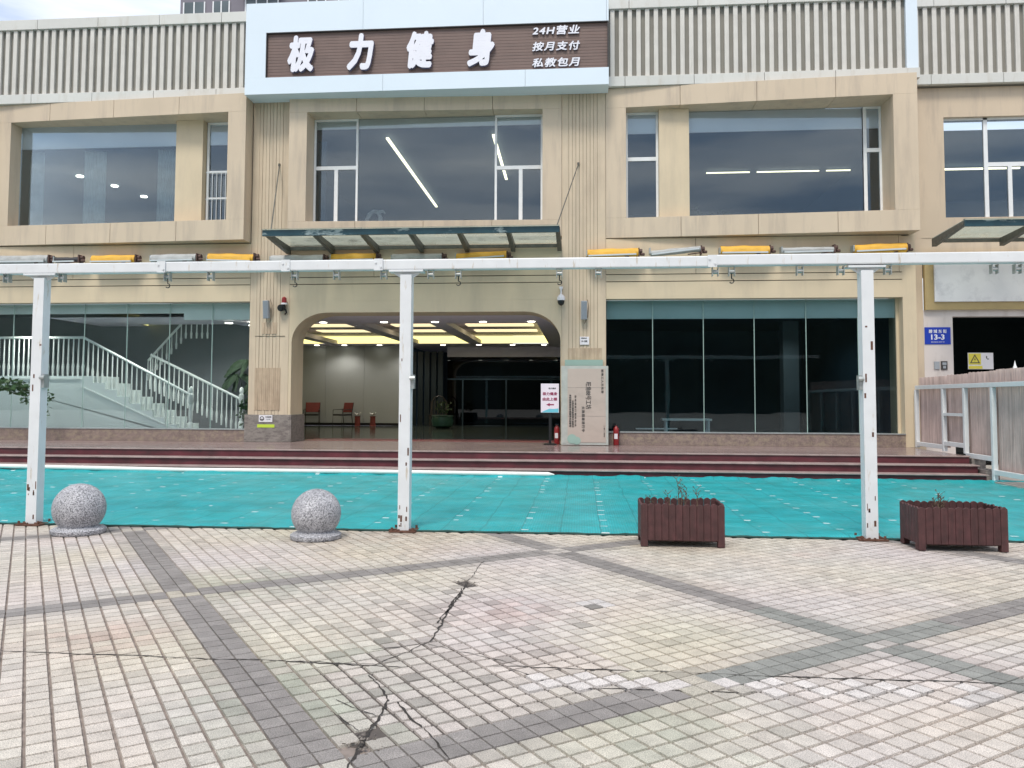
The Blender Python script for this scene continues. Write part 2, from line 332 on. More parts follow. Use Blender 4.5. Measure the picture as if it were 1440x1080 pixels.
for i in range(-150, 40):
    for j in range(-190, -20):
        uu = (i + .5) * T; vv = (j + .5) * T
        x = uu * ca - vv * sa; y = uu * sa + vv * ca
        if not (-13 < x < 12 and -18.6 < y < -9.93): continue
        # field coordinates relative to the bands
        bu = ((uu + 10.24) % 3.48); bv = ((vv + 8.81) % 3.48)
        band = bu < .232 or bv < .245
        if (bu < .232 and bv < .245) and rt_.random() < .8: band = False
        if any(math.hypot(x - a, y - c) < .062 for a, c in HOLES): continue
        rep = REPAIR(x, y) and not band
        strip = (-.35 < x < 2.1 and -14.72 + .05 * math.sin(x * 9) < y < -14.50 + .03 * math.sin(x * 5))
        g1, g2 = (.0066, .0072)
        if x > .9: g1, g2 = (.0058, .0078)
        elif x > -1.2: g1, g2 = (.0062, .0064)
        if rep: g1 = g2 = .0092
        if strip: g1 = g2 = .0095
        if band: g1 = g2 = .0026
        if band and not strip:
            c = (.275, .252, .235)
            k = rt_.uniform(.88, 1.12)
            if blob(x, y, 1.6, -14, 1.1): c = (.275, .275, .25)
        else:
            c = (.62, .56, .485); k = rt_.uniform(.92, 1.08)
            if rt_.random() < .12: k *= rt_.uniform(.82, .94)
            nz1 = mn.noise(Vector((x * .8, y * .8, 1.3))); nz2 = mn.noise(Vector((x * 1.9, y * 1.9, 7.3)))
            c = (c[0] * (1 + .04 * nz2), c[1] * (1 + .02 * nz1), c[2] * (1 - .12 * nz1 - .03 * nz2))
            a = blob(x, y, -1.25, -14.9, .95) + .7 * blob(x, y, -2.6, -12.5, .8) + .6 * blob(x, y, .3, -15.2, .9)
            a = min(.75, a * rt_.uniform(.3, 1.1)); c = tuple(p * (1 - a) + q * a for p, q in zip(c, (.37, .40, .31)))
            a = .6 * blob(x, y, -3.0, -14.1, .55) + .5 * blob(x, y, -.55, -13.2, .5) + .35 * blob(x, y, 2.2, -10.9, .3)
            a = min(.4, a * rt_.uniform(.1, .9)); c = tuple(p * (1 - a) + q * a for p, q in zip(c, (.50, .30, .25)))
            a = .55 * blob(x, y, -1.9, -10.3, 1.3) * rt_.uniform(.2, 1); c = tuple(p * (1 - a) + q * a for p, q in zip(c, (.42, .31, .22)))
            if min(bu - .232, 3.48 - bu, bv - .245, 3.48 - bv) < .13: c = tuple(p * .84 for p in c)
            if rep: c = tuple(p * .55 + q * .45 for p, q in zip(c, (.60, .52, .49)))
            if strip and rt_.random() < .7: c = (.68, .63, .59)
            if 3.0 > y > -13.1 and math.hypot(x - .12, y + 12.98) < .16: c = (.64, .6, .57) if rt_.random() < .6 else (.25, .23, .21)
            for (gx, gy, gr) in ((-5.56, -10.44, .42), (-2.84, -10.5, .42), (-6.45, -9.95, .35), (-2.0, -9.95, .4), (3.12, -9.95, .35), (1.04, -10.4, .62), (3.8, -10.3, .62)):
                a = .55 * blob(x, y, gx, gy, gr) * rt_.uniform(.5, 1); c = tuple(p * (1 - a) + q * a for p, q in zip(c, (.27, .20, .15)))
            wet = blob(x, y, -.85, -13.6, .9, .6)
            if wet and rt_.random() < wet * .35: k *= .72
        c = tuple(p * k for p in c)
        h = T / 2; a1, a2 = h - g1, h - g2; bvl = .0022
        if rep or strip: jx, jy, rz = rt_.uniform(-.002, .002), rt_.uniform(-.002, .002), rt_.uniform(-.03, .03)
        else: jx, jy, rz = rt_.uniform(-.0007, .0007), rt_.uniform(-.0007, .0007), rt_.uniform(-.007, .007)
        tz = rt_.uniform(-.0012, .0005); tx, ty = rt_.uniform(-.01, .01), rt_.uniform(-.01, .01)
        if strip: tz += .004
        cr, sr = math.cos(R(36) + rz), math.sin(R(36) + rz)
        o = len(tv)
        for (pa, pb, z) in ((-1, -1, 0), (1, -1, 0), (1, 1, 0), (-1, 1, 0), (-1, -1, -1), (1, -1, -1), (1, 1, -1), (-1, 1, -1)):
            e = 0 if z else bvl
            px, py = pa * (a1 - e), pb * (a2 - e)
            tv.append((x + jx + px * cr - py * sr, y + jy + px * sr + py * cr, (tz + px * tx + py * ty) if z == 0 else -.017))
        tf += [(o, o + 1, o + 2, o + 3), (o + 4, o + 5, o + 1, o), (o + 5, o + 6, o + 2, o + 1), (o + 6, o + 7, o + 3, o + 2), (o + 7, o + 4, o, o + 3)]
        tcol.append(c)
nt_ = len(tcol); gv = len(tv)
tv += [(-13.1, -18.7, -.0135), (12.1, -18.7, -.0135), (12.1, -9.9, -.0135), (-13.1, -9.9, -.0135)]; tf.append((gv, gv + 1, gv + 2, gv + 3))
def dark_patch(poly):
    o = len(tv); tv.extend([(x, y, -.0115) for x, y in poly]); tf.append(tuple(range(o, o + len(poly)))); ND.append(len(poly))
ND = []
dark_patch([(-1.5, -14.5), (-1.0, -15.5), (-.4, -15.5), (.5, -14.78), (2.6, -14.78), (2.6, -14.42), (.3, -14.42), (-.4, -13.8), (-1.0, -13.9)])
dark_patch([(1.5, -14.40), (3.8, -14.40), (4.6, -13.2), (2.6, -13.5), (1.7, -13.9)])
dark_patch([(-.9, -13.8), (-.45, -13.7), (-.5, -12.2), (-1.25, -12.3), (-1.3, -13.3)])
me = bpy.data.meshes.new('pavement'); me.from_pydata(tv, [], tf); me.materials.append(m_tile); me.materials.append(m_grout); me.materials.append(m_groutd)
ca_ = me.color_attributes.new('tint', 'FLOAT_COLOR', 'CORNER'); flat = []
for c in tcol: flat += [c[0], c[1], c[2], 1.0] * 20
flat += [.1, .1, .1, 1] * (4 + sum(ND)); ca_.data.foreach_set('color', flat)
mi = [0] * (nt_ * 5) + [1] + [2] * len(ND); me.polygons.foreach_set('material_index', mi)
tag_o = bpy.data.objects.new('pavement', me); COL.objects.link(tag_o); tag(tag_o, kind='structure')

# cracks and rubble in the paving
m_crack = mat('crack_dirt', (.035, .03, .026), .95, .4, 60)
ck = MB(); rc = random.Random(5)
def crack(p, q, w, step=.028, jit=.007):
    p = Vector((*p, 0)); q = Vector((*q, 0)); nn = max(2, int((q - p).length / step)); d = (q - p).normalized(); s = Vector((-d.y, d.x, 0)); prev = None
    off = 0
    for i in range(nn + 1):
        off = off * .7 + rc.uniform(-jit, jit); c = p.lerp(q, i / nn) + s * off; ww = w * rc.uniform(.3, 1.3) * (.25 + .75 * math.sin(math.pi * min(1, max(.08, i / nn))) ** .4)
        a = (c.x - s.x * ww / 2, c.y - s.y * ww / 2, .0024); b_ = (c.x + s.x * ww / 2, c.y + s.y * ww / 2, .0024)
        if prev: ck.quad(prev[0], a, b_, prev[1])
        prev = (a, b_)
for a in [((-5.2, -14.40), (-3.42, -14.44), .007), ((-3.42, -14.44), (-1.15, -14.46), .013), ((-1.7, -14.46), (-1.0, -14.49), .016), ((-1.15, -14.47), (-.93, -14.0), .012), ((-.93, -14.0), (-.93, -12.38), .020),
          ((-.96, -13.6), (-.94, -12.6), .02), ((-.93, -12.38), (-.90, -11.5), .008), ((-.5, -14.42), (.5, -14.43), .014), ((.5, -14.43), (1.1, -14.45), .006), ((1.0, -14.44), (2.4, -14.43), .016), ((2.4, -14.43), (4.6, -14.40), .006),
          ((-.95, -14.98), (-.95, -15.75), .020), ((-.95, -14.98), (-1.15, -14.62), .013), ((-.95, -15.2), (-1.22, -15.0), .008), ((-1.0, -15.35), (-1.2, -15.15), .007), ((-.9, -15.0), (-.72, -15.3), .014), ((-.72, -15.3), (-.55, -15.62), .010),
          ((.9, -14.5), (1.5, -14.75), .008), ((1.4, -14.46), (1.9, -14.66), .006), ((1.2, -14.62), (1.9, -14.58), .006), ((-.4, -14.45), (-.1, -14.72), .01), ((-.1, -14.72), (.9, -14.70), .012), ((-1.25, -14.2), (-.95, -14.05), .009), ((-.93, -14.05), (-.3, -14.42), .007)]:
    crack(*a)
tag(ck.build('pavement_cracks', m_crack, recalc=False), kind='structure')
rb = MB()
for (hx, hy) in HOLES:
    for k in range(16):
        x, y = hx + rc.uniform(-.05, .05), hy + rc.uniform(-.05, .05); s_ = rc.uniform(.004, .016)
        v = [(x + rc.uniform(-s_, s_), y + rc.uniform(-s_, s_), -.006 + rc.uniform(0, s_)) for _ in range(5)]
        rb.add(v, [(0, 1, 2), (0, 2, 3), (1, 2, 3), (0, 3, 4), (1, 3, 4)])
m_rub = mat('rubble', (.17, .15, .13), .95, .5, 60)
tag(rb.build('rubble', m_rub), 'grey crumbled mortar in the holes of the broken paving', 'rubble', kind='stuff')

# ------------------------------------------------------------------ deck and steps
st = MB()
XL, XR = -24, 7.46
st.mi = 0
st.box(XL, XR, -2.74, .05, .0, .45)
st.box(-7.02, -.46, .05, .86, .0, .45)
st.mi = 1
st.box(XL, XR, -2.775, -2.741, 0, .425); st.box(XL, XR, -3.10, -2.776, 0, .275); st.box(XL, XR, -3.42, -3.101, 0, .125)
st.mi = 2
st.box(XL, XR + .01, -2.80, -2.741, .4255, .452); st.box(XL, XR + .02, -3.14, -2.776, .2755, .30); st.box(XL, XR + .03, -3.46, -3.101, .1255, .15)
tag(st.build('entrance_steps', [m_deck, m_riser, m_nose], bevel=.006), kind='structure')
# right end cheek and ground east of the steps
tag(box('side_pavement', m_ground, 7.5, 40, -9.9, .38, -.03, .04), kind='structure')

# teal mat
m_teal = bpy.data.materials.new('teal_matting'); m_teal.use_nodes = True
n = m_teal.node_tree.nodes; l = m_teal.node_tree.links.new; b = n['Principled BSDF']; b.inputs['Roughness'].default_value = .42
ge = n.new('ShaderNodeNewGeometry'); sx = n.new('ShaderNodeSeparateXYZ'); l(ge.outputs['Position'], sx.inputs[0])
def mth(op, a, b_=None, c=None):
    q = n.new('ShaderNodeMath'); q.operation = op
    for i, v in enumerate((a, b_, c)):
        if v is None: continue
        if isinstance(v, (int, float)): q.inputs[i].default_value = v
        else: l(v, q.inputs[i])
    return q.outputs[0]
tn = n.new('ShaderNodeTexNoise'); tn.inputs['Scale'].default_value = 1.2; tn.inputs['Detail'].default_value = 5; l(ge.outputs['Position'], tn.inputs['Vector'])
wob = mth('MULTIPLY', mth('SUBTRACT', tn.outputs['Fac'], .5), .10)
fx = mth('FRACT', mth('DIVIDE', mth('ADD', sx.outputs['X'], wob), .45)); seam = mth('LESS_THAN', mth('ABSOLUTE', mth('SUBTRACT', fx, .5)), .022)
fx2 = mth('FRACT', mth('DIVIDE', mth('ADD', mth('ADD', sx.outputs['X'], wob), .18), .90)); dx = mth('LESS_THAN', mth('ABSOLUTE', mth('SUBTRACT', fx2, .5)), .048)
fy = mth('FRACT', mth('DIVIDE', mth('ADD', sx.outputs['Y'], mth('MULTIPLY', mth('FLOOR', mth('DIVIDE', sx.outputs['X'], .9)), .13)), .46)); dy = mth('LESS_THAN', mth('ABSOLUTE', mth('SUBTRACT', fy, .5)), .06)
tn3 = n.new('ShaderNodeTexNoise'); tn3.inputs['Scale'].default_value = 2.4; l(ge.outputs['Position'], tn3.inputs['Vector'])
dot = mth('MULTIPLY', mth('MULTIPLY', dx, dy), mth('GREATER_THAN', tn3.outputs['Fac'], .47))
cx_ = mth('FRACT', mth('DIVIDE', sx.outputs['X'], .03)); cy_ = mth('FRACT', mth('DIVIDE', sx.outputs['Y'], .03))
hole = mth('MULTIPLY', mth('LESS_THAN', mth('ABSOLUTE', mth('SUBTRACT', cx_, .5)), .27), mth('LESS_THAN', mth('ABSOLUTE', mth('SUBTRACT', cy_, .5)), .27))
tn2 = n.new('ShaderNodeTexNoise'); tn2.inputs['Scale'].default_value = 2.2; tn2.inputs['Detail'].default_value = 7; l(ge.outputs['Position'], tn2.inputs['Vector'])
cr_ = n.new('ShaderNodeValToRGB'); cr_.color_ramp.elements[0].position = .3; cr_.color_ramp.elements[1].position = .7
cr_.color_ramp.elements[0].color = (.008, .31, .32, 1); cr_.color_ramp.elements[1].color = (.018, .46, .50, 1); l(tn2.outputs['Fac'], cr_.inputs[0])
def mixc(f, a, col):
    q = n.new('ShaderNodeMix'); q.data_type = 'RGBA'; l(f, q.inputs[0]); l(a, q.inputs[6]); q.inputs[7].default_value = (*col, 1); return q.outputs[2]
cc = mixc(mth('MULTIPLY', hole, .35), cr_.outputs[0], (.004, .12, .12)); cc = mixc(mth('MULTIPLY', seam, .5), cc, (.006, .16, .17)); cc = mixc(mth('MULTIPLY', dot, .85), cc, (.7, .78, .78))
tdn = n.new('ShaderNodeTexNoise'); tdn.inputs['Scale'].default_value = .9; tdn.inputs['Detail'].default_value = 9; tdn.inputs['Roughness'].default_value = .7; l(ge.outputs['Position'], tdn.inputs['Vector'])
dm = n.new('ShaderNodeMapRange'); dm.inputs[1].default_value = .48; dm.inputs[2].default_value = .72; dm.inputs[3].default_value = 0; dm.inputs[4].default_value = .5; l(tdn.outputs['Fac'], dm.inputs[0])
cc = mixc(dm.outputs[0], cc, (.10, .36, .36))
l(cc, b.inputs['Base Color'])
bp = n.new('ShaderNodeBump'); bp.inputs['Strength'].default_value = .8; bp.inputs['Distance'].default_value = .025
tw = n.new('ShaderNodeTexNoise'); tw.inputs['Scale'].default_value = 7; tw.inputs['Detail'].default_value = 4; l(ge.outputs['Position'], tw.inputs['Vector'])
l(mth('ADD', tw.outputs['Fac'], mth('MULTIPLY', hole, -.2)), bp.inputs['Height']); l(bp.outputs[0], b.inputs['Normal'])
mt = MB(); nx, ny = 420, 70; x0, x1, y0, y1 = -18.0, 11.5, -9.93, -3.47
for j in range(ny + 1):
    for i in range(nx + 1):
        x = x0 + (x1 - x0) * i / nx; yy = y0 + (y1 - y0) * j / ny
        z = .020 + .014 * mn.noise(Vector((x * 1.1, yy * 2.2, 0))) + .006 * mn.noise(Vector((x * 1.5, yy * 9, 5))) + .005 * mn.noise(Vector((x * 5, yy * 5, 2)))
        if j == 0: yy += .025 * mn.noise(Vector((x * 2.3, 0, 9))); z = .014
        if j >= ny - 1: z += .035 + .03 * mn.noise(Vector((x * 1.7, 0, 4))) + .02 * mn.noise(Vector((x * 6, 0, 4)))
        mt.v.append((x, yy, z))
for j in range(ny):
    for i in range(nx):
        a = j * (nx + 1) + i; mt.f.append([a, a + 1, a + nx + 2, a + nx + 1]); mt.m.append(0)
matth = thing('floor_mat', (-3, -6.7, 0), 'teal plastic floor matting laid in strips between the paving and the steps', 'matting')
mt.build('matting', m_teal, matth, smooth=True, recalc=False)
m_edge = mat('mat_edge', (.006, .05, .042), .7, .4, 12, .4, 40)
eg = MB(); pts = []
for i in range(400):
    x = x0 + (x1 - x0) * i / 399; pts.append((x, -9.945 + .025 * mn.noise(Vector((x * 2.3, 0, 9))), .010 + .004 * mn.noise(Vector((x * 9, 0, 1)))))
eg.tube(pts, [.014 + .010 * mn.noise(Vector((p[0] * 7, 1, 1))) for p in pts], 6).build('edging', m_edge, matth, smooth=True)
# white plastic pipe lying at the foot of the steps
pp = MB(); pp.tube([(-18, -3.52, .10), (-12, -3.52, .11), (-8, -3.53, .075), (-4, -3.54, .085), (-.62, -3.56, .075), (-.5, -3.56, .07)], [.045, .045, .045, .045, .045, .01], 10)
tag(pp.build('plastic_pipe', mat('pipe_plastic', (.80, .79, .74), .4, .04), smooth=True), 'long white pipe lying along the foot of the steps', 'pipe')

# ------------------------------------------------------------------ gym building
B = thing('commercial_building', (-3.4, 0, 0), 'two-storey cream commercial building with white vertical fins along its parapet and a rounded entrance', 'building')
def gapped(mb, x0, x1, y0, y1, z0, z1, step, off=0, gap=.012):
    x = x0
    nxt = x0 + off if off else x0 + step
    while x < x1 - 1e-4:
        e = min(nxt, x1); mb.box(x, e - (gap if e < x1 - 1e-4 else 0), y0, y1, z0, z1); x = e; nxt = e + step
# belt / fascia
fa = MB()
for xa, xb in ((-24, -8.102), (-7.098, -.452), (.602, 7.36)):
    fa.box(xa, xb, 0, .3, 3.885, 4.285); fa.box(xa, xb, 0, .3, 4.305, 4.455); gapped(fa, xa, xb, .0, .3, 4.475, 5.318, 4.6, 2.1, .010)
fa.mi = 1
for xa, xb in ((-24, -8.102), (-7.098, -.452), (.602, 7.36)): fa.box(xa, xb, .03, .29, 4.286, 4.304); fa.box(xa, xb, .03, .29, 4.456, 4.474)
fa.build('fascia', [m_wall, m_joint], B)
# pilasters
def pilaster(x0, x1, z0, z1, label=None):
    pb = MB(); pb.box(x0, x1, .025, .86, z0, z1)
    pb.mi = 1; w = (x1 - x0); pitches = [.17] + [.085] * int((w - .36) / .085); x = x0
    rem = w - sum(pitches); pitches[-1] += 0; pitches.append(rem)
    for p in pitches:
        pb.box(x + .003, x + p - .005, .006 if len(pb.f) % 4 else 0, .024, z0, z1); x += p
    return pb
p = pilaster(-8.1, -7.1, .46, 9.1).build('pilaster', [m_groove, m_rib], B)
p = pilaster(-.45, .60, .46, 9.1).build('pilaster', [m_groove, m_rib], B)
# patches where old panels were taken off the pilasters
def patch(x0, x1, z0, z1, nrib):
    q = MB(); q.box(x0, x1, -.004, 0, z0, z1); w = (x1 - x0) / nrib
    for k in range(nrib): q.box(x0 + k * w + .012, x0 + (k + 1) * w - .012, -.012, -.0045, z0, z1)
    return q.build('bare_patch', m_bare, B)
patch(-7.94, -7.3, 1.22, 2.25, 13); patch(-.3, .5, 2.28, 2.72, 8); patch(-7.78, -7.4, 3.08, 3.36, 5)
q = MB()
for x0_, x1_, z_ in ((-7.95, -7.2, 3.02),): q.box(x0_, x1_, -.006, 0, z_, z_ + .012)
q.build('seam_strip', m_joint, B)
# end pier, entrance arch
pr = MB(); pr.box(7.52, 7.66, 0, .86, .45, 9.1); pr.build('end_pier', m_wall, B)
xa, xb, zt, zc = -7.098, -.452, 3.884, 2.88
poly = [(xa, .46), (xa, zt), (xb, zt), (xb, .46), (-.475, .46), (-.475, zc)]
for k in range(1, 13):
    t = k / 12 * math.pi / 2; poly.append((-.475 - .86 * (1 - math.cos(t)), zc + .72 * math.sin(t)))
for k in range(12, 0, -1):
    t = k / 12 * math.pi / 2; poly.append((-7.03 + .88 * (1 - math.cos(t)), zc + .72 * math.sin(t)))
poly += [(-7.03, zc), (-7.03, .46)]
def tri_extrude(poly, y0, y1, name, m):
    bm = bmesh.new(); vs = [bm.verts.new((x - ORG[B.name].x, y0, z)) for x, z in poly]; f = bm.faces.new(vs)
    r = bmesh.ops.extrude_face_region(bm, geom=[f]); bmesh.ops.translate(bm, verts=[v for v in r['geom'] if isinstance(v, bmesh.types.BMVert)], vec=(0, y1 - y0, 0))
    bmesh.ops.triangulate(bm, faces=bm.faces[:]); bmesh.ops.recalc_face_normals(bm, faces=bm.faces[:])
    me = bpy.data.meshes.new(name); bm.to_mesh(me); bm.free(); me.materials.append(m); o = bpy.data.objects.new(name, me); COL.objects.link(o); o.parent = B; return o
tri_extrude(poly, .002, .84, 'entrance_arch', m_wall)
# stone bases
MB().box(-8.16, -7.028, -.05, -.001, .452, 1.11).box(-7.027, -6.99, -.05, .90, .452, 1.11).build('stone_base', m_marble, B, bevel=.006)
MB().box(-24, -8.161, -.015, .30, .452, .735).build('plinth', m_plinth, B)
MB().box(.602, 7.36, -.012, .30, .452, .735).build('plinth', m_plinth, B)
MB().box(-24, -8.161, -.03, .31, .736, .757).build('window_sill', m_galv, B)
MB().box(.602, 7.36, -.03, .31, .736, .757).build('window_sill', m_galv, B)
# right reveal next to the end pier
MB().box(7.36, 7.52, 0, .86, .452, 5.3).box(7.30, 7.359, .26, .36, .757, 3.884).build('window_reveal', m_wall, B)
# storefront glazing
def storefront(x0, x1, joints, mg, name):
    o = MB().box(x0, x1, .30, .312, .758, 3.884).build(name, mg, B)
    for x in joints: box('glass_joint', m_gledge, x - .009, x + .009, .289, .299, .758, 3.88, o)
    return o
storefront(-24, -8.102, [-16.8, -15.6, -14.45, -12.54, -11.41, -10.29, -9.18], m_glL, 'storefront_glass')
storefront(.602, 7.299, [1.71, 2.9, 4.08, 5.27, 6.45], m_glR, 'storefront_glass')
MB().box(.602, 7.299, .33, .40, 3.44, 3.884).build('bulkhead', m_bandlow, B)
MB().box(-24, -9.955, .34, .42, 3.64, 3.884).box(-9.95, -8.102, .33, .42, 3.47, 3.884).build('bulkhead', m_bandlow, B)
# interior shells (walls, floors, ceilings)
def room(x0, x1, y0, y1, z0, z1, mw, mf, mc, name='room'):
    r_ = MB(); r_.quad((x0, y1, z0), (x1, y1, z0), (x1, y1, z1), (x0, y1, z1)); r_.quad((x0, y0, z0), (x0, y1, z0), (x0, y1, z1), (x0, y0, z1)); r_.quad((x1, y0, z0), (x1, y1, z0), (x1, y1, z1), (x1, y0, z1))
    r_.mi = 1; r_.quad((x0, y0, z0), (x1, y0, z0), (x1, y1, z0), (x0, y1, z0)); r_.mi = 2; r_.quad((x0, y0, z1), (x1, y0, z1), (x1, y1, z1), (x0, y1, z1))
    return r_.build(name, [mw, mf, mc], B, recalc=False)
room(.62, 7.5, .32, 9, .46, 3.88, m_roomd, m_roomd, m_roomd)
room(-24, -8.12, .32, 3.4, .46, 3.88, m_room, m_room, m_room)
STAIR_LAMPS = ((-9.35, 1.6), (-11.5, .8), (-14.5, .8))
# ---- upper windows
def frame_box(o, i, yl, yr, name='window_surround'):
    (x0, x1, z0, z1), (a0, a1, b0, b1) = o, i; yb = .40; f = MB()
    Y = lambda x: yl + (yr - yl) * (x - x0) / (x1 - x0)
    def hx(xa, xb, za, zb): f.hexa([(xa, Y(xa), za), (xb, Y(xb), za), (xb, yb, za), (xa, yb, za), (xa, Y(xa), zb), (xb, Y(xb), zb), (xb, yb, zb), (xa, yb, zb)])
    f.mi = 0
    k = max(1, round((x1 - x0) / 1.75)); st_ = (x1 - x0) / k
    for q in range(k):
        xa, xb = x0 + q * st_, x0 + (q + 1) * st_ - (.009 if q < k - 1 else 0)
        hx(xa, xb, z0, b0); hx(xa, xb, b1, z1)
    hx(x0, a0, b0 + .001, b1 - .001); hx(a1, x1, b0 + .001, b1 - .001)
    return f.build(name, m_frame, B, bevel=.004)
frame_box((-24, -15.16, 5.34, 8.95), (-23.5, -15.7, 5.85, 8.48), 0, -.35)
frame_box((-15.13, -8.12, 5.34, 8.95), (-14.46, -8.58, 5.84, 8.50), -.02, -.42)
frame_box((-7.10, -.452, 5.40, 8.95), (-6.66, -.91, 5.80, 8.50), -.24, -.02)
frame_box((.602, 7.60, 5.335, 8.95), (1.08, 7.08, 5.81, 8.47), -.01, -.46)
box('wall_infill', m_wall, -7.6, -7.101, .03, .40, 5.32, 8.95, B)
MB().box(-24, 7.60, .0, .40, 8.951, 9.1).build('lintel', m_wall, B)
MB().box(-24, 7.6, .41, .43, 5.25, 5.80).box(-8.57, -7.0, .41, .43, 5.8, 9.0).box(-.9, 1.07, .41, .43, 5.8, 9.0).box(-24,7.6,.41,.43,8.51,9.0).build('inner_wall', m_room, B)
GY = .345
def pane(x0, x1, z0, z1, bars_v=(), bars_h=(), fw_=.05, m=None, y=GY, bv=None):
    """window part with frame members and glass sub-part"""
    f = MB(); f.box(x0, x0 + fw_, y - .03, y + .03, z0, z1); f.box(x1 - fw_, x1, y - .03, y + .03, z0, z1)
    f.box(x0 + fw_, x1 - fw_, y - .03, y + .03, z0, z0 + fw_); f.box(x0 + fw_, x1 - fw_, y - .03, y + .03, z1 - fw_, z1)
    for (bx, ba, bb, bw) in bars_v: f.box(bx - bw / 2, bx + bw / 2, y - .034, y + .034, ba, bb)
    for (bz, ba, bb, bw) in bars_h: f.box(ba, bb, y - .032, y + .032, bz - bw / 2, bz + bw / 2)
    w = f.build('window', m_white, B); MB().box(x0 + fw_ * .5, x1 - fw_ * .5, y - .004, y + .004, z0 + fw_ * .5, z1 - fw_ * .5).build('pane', m_glup, w); return w
def bigpane(x0, x1, z0, z1):
    return MB().box(x0, x1, GY - .006, GY + .006, z0, z1).build('pane', m_glup, B)
# left bay
bigpane(-14.458, -10.16, 5.845, 8.495); box('window_pier', m_wall, -10.16, -9.46, .12, .40, 5.845, 8.495, B)
pane(-9.44, -8.585, 5.845, 8.495, fw_=.06, bars_h=[(7.22, -9.38, -8.64, .06), (6.55, -9.38, -8.64, .04)])
gb = MB()
for k in range(7): gb.bar((-9.34 + k * .115, .20, 5.87), (-9.34 + k * .115, .20, 7.2), .014)
for z in (5.9, 6.5, 7.18): gb.bar((-9.40, .20, z), (-8.6, .20, z), .016)
gb.build('security_bars', m_silver, B)
# middle bay
pane(-6.655, -5.53, 5.805, 8.495, bars_v=[(-6.08, 5.85, 7.22, .09)], bars_h=[(7.26, -6.60, -5.58, .09)], fw_=.05)
bigpane(-5.53, -2.10, 5.805, 8.495)
pane(-2.10, -.915, 5.805, 8.495, bars_v=[(-1.46, 5.85, 7.14, .09)], bars_h=[(7.18, -2.05, -.96, .09)], fw_=.055)
MB().box(-6.58, -6.40, .5, .52, 5.8, 8.0).build('curtain', m_roomd, B)
# right bay
pane(1.085, 1.87, 5.815, 8.465, bars_h=[(7.32, 1.14, 1.82, .09)], fw_=.055); box('window_pier', m_wall, 1.872, 2.58, .12, .40, 5.815, 8.465, B)
bigpane(2.58, 6.66, 5.815, 8.465)
pane(6.66, 7.078, 5.815, 8.465, bars_h=[(7.42, 6.7, 7.04, .09)], fw_=.05, bars_v=[(6.70, 5.82, 8.46, .08)])
# bulkheads behind the upper glass and rooms
MB().box(-24, -8.6, .362, .398, 7.93, 8.50).build('bulkhead', m_band, B)
MB().box(-6.65, -.92, .382, .399, 8.26, 8.49).build('bulkhead', m_bandlow, B)
MB().box(1.09, 7.07, .382, .399, 7.96, 8.46).build('bulkhead', m_band, B)
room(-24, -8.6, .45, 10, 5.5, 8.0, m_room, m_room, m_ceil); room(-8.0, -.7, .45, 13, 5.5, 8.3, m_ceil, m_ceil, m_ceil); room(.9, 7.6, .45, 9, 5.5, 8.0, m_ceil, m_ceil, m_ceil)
for (x, y) in ((-14.6, 3.0), (-14.2, 4.1), (-14.0, 5.4), (-13.9, 6.7), (-13.6, 8.0)):
    MB().tube([(x, y, 7.96), (x, y, 7.99)], .10, 14).build('ceiling_light', m_led, B)
m_sheer = mat('sheer_curtain', (.30, .37, .38), .8, .2, 4)
for (xa, xb) in ((-14.4, -14.0), (-12.9, -12.3), (-10.9, -10.3)):
    nn = 14; cu = MB()
    for k in range(nn):
        x = xa + (xb - xa) * k / nn; cu.quad((x, .62 + .04 * (k % 2), 5.6), (x + (xb - xa) / nn, .62 + .04 * ((k + 1) % 2), 5.6), (x + (xb - xa) / nn, .62 + .04 * ((k + 1) % 2), 7.93), (x, .62 + .04 * (k % 2), 7.93))
    cu.build('curtain', m_sheer, B, recalc=False)
for a, c in (((-4.95, .95), (-5.0, 8.3)), ((-2.2, .9), (-2.25, 5.0))):
    MB().bar((a[0], a[1], 8.2), (c[0], c[1], 8.2), .07, .04).build('linear_light', m_ledw, B)
for a, c in ((3.55, 4.75), (4.95, 6.65), (6.85, 8.2)):
    MB().bar((a, 3.8, 7.93), (min(c, 7.5), 3.8, 7.93), .05, .025).build('linear_light', m_ledw, B)
# ---- parapet
def parapet(x0, x1, yf, zb, zt, par, pitch=.2065, w=.104):
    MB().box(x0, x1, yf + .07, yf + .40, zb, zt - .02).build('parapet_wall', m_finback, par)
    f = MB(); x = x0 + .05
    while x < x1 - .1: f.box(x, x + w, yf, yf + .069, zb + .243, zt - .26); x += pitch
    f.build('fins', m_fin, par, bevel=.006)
    c = MB(); gapped(c, x0, x1, yf - .045, yf + .42, zt - .255, zt, 1.62, .5, .010); c.build('coping', m_cope, par, bevel=.005); c = MB(); gapped(c, x0, x1, yf - .045, yf + .069, zb, zb + .238, 1.62, .4, .010)
    c.build('lower_band', m_cope, par, bevel=.005)
parapet(-24, -8.11, -.10, 8.955, 11.13, B); parapet(.66, 7.52, -.10, 8.955, 11.10, B)
box('corner_post', m_alu, 7.52, 7.78, -.12, .30, 9.19, 11.1, B); box('corner_coping', m_cope, 7.52, 7.80, -.15, .30, 8.955, 9.185, B)
MB().box(-24, 7.6, 1, 14, 10.6, 10.75).box(-24, -8.0, .42, 1.0, 8.99, 9.05).build('roof', m_finback, B)
MB().hexa([(-12.5, 2, 10.8), (-8.9, 2, 10.8), (-8.9, 5, 10.8), (-12.5, 5, 10.8), (-12.5, 2, 11.25), (-8.9, 2, 12.2), (-8.9, 5, 12.2), (-12.5, 5, 11.25)]).build('roof_shed', m_tower, B)
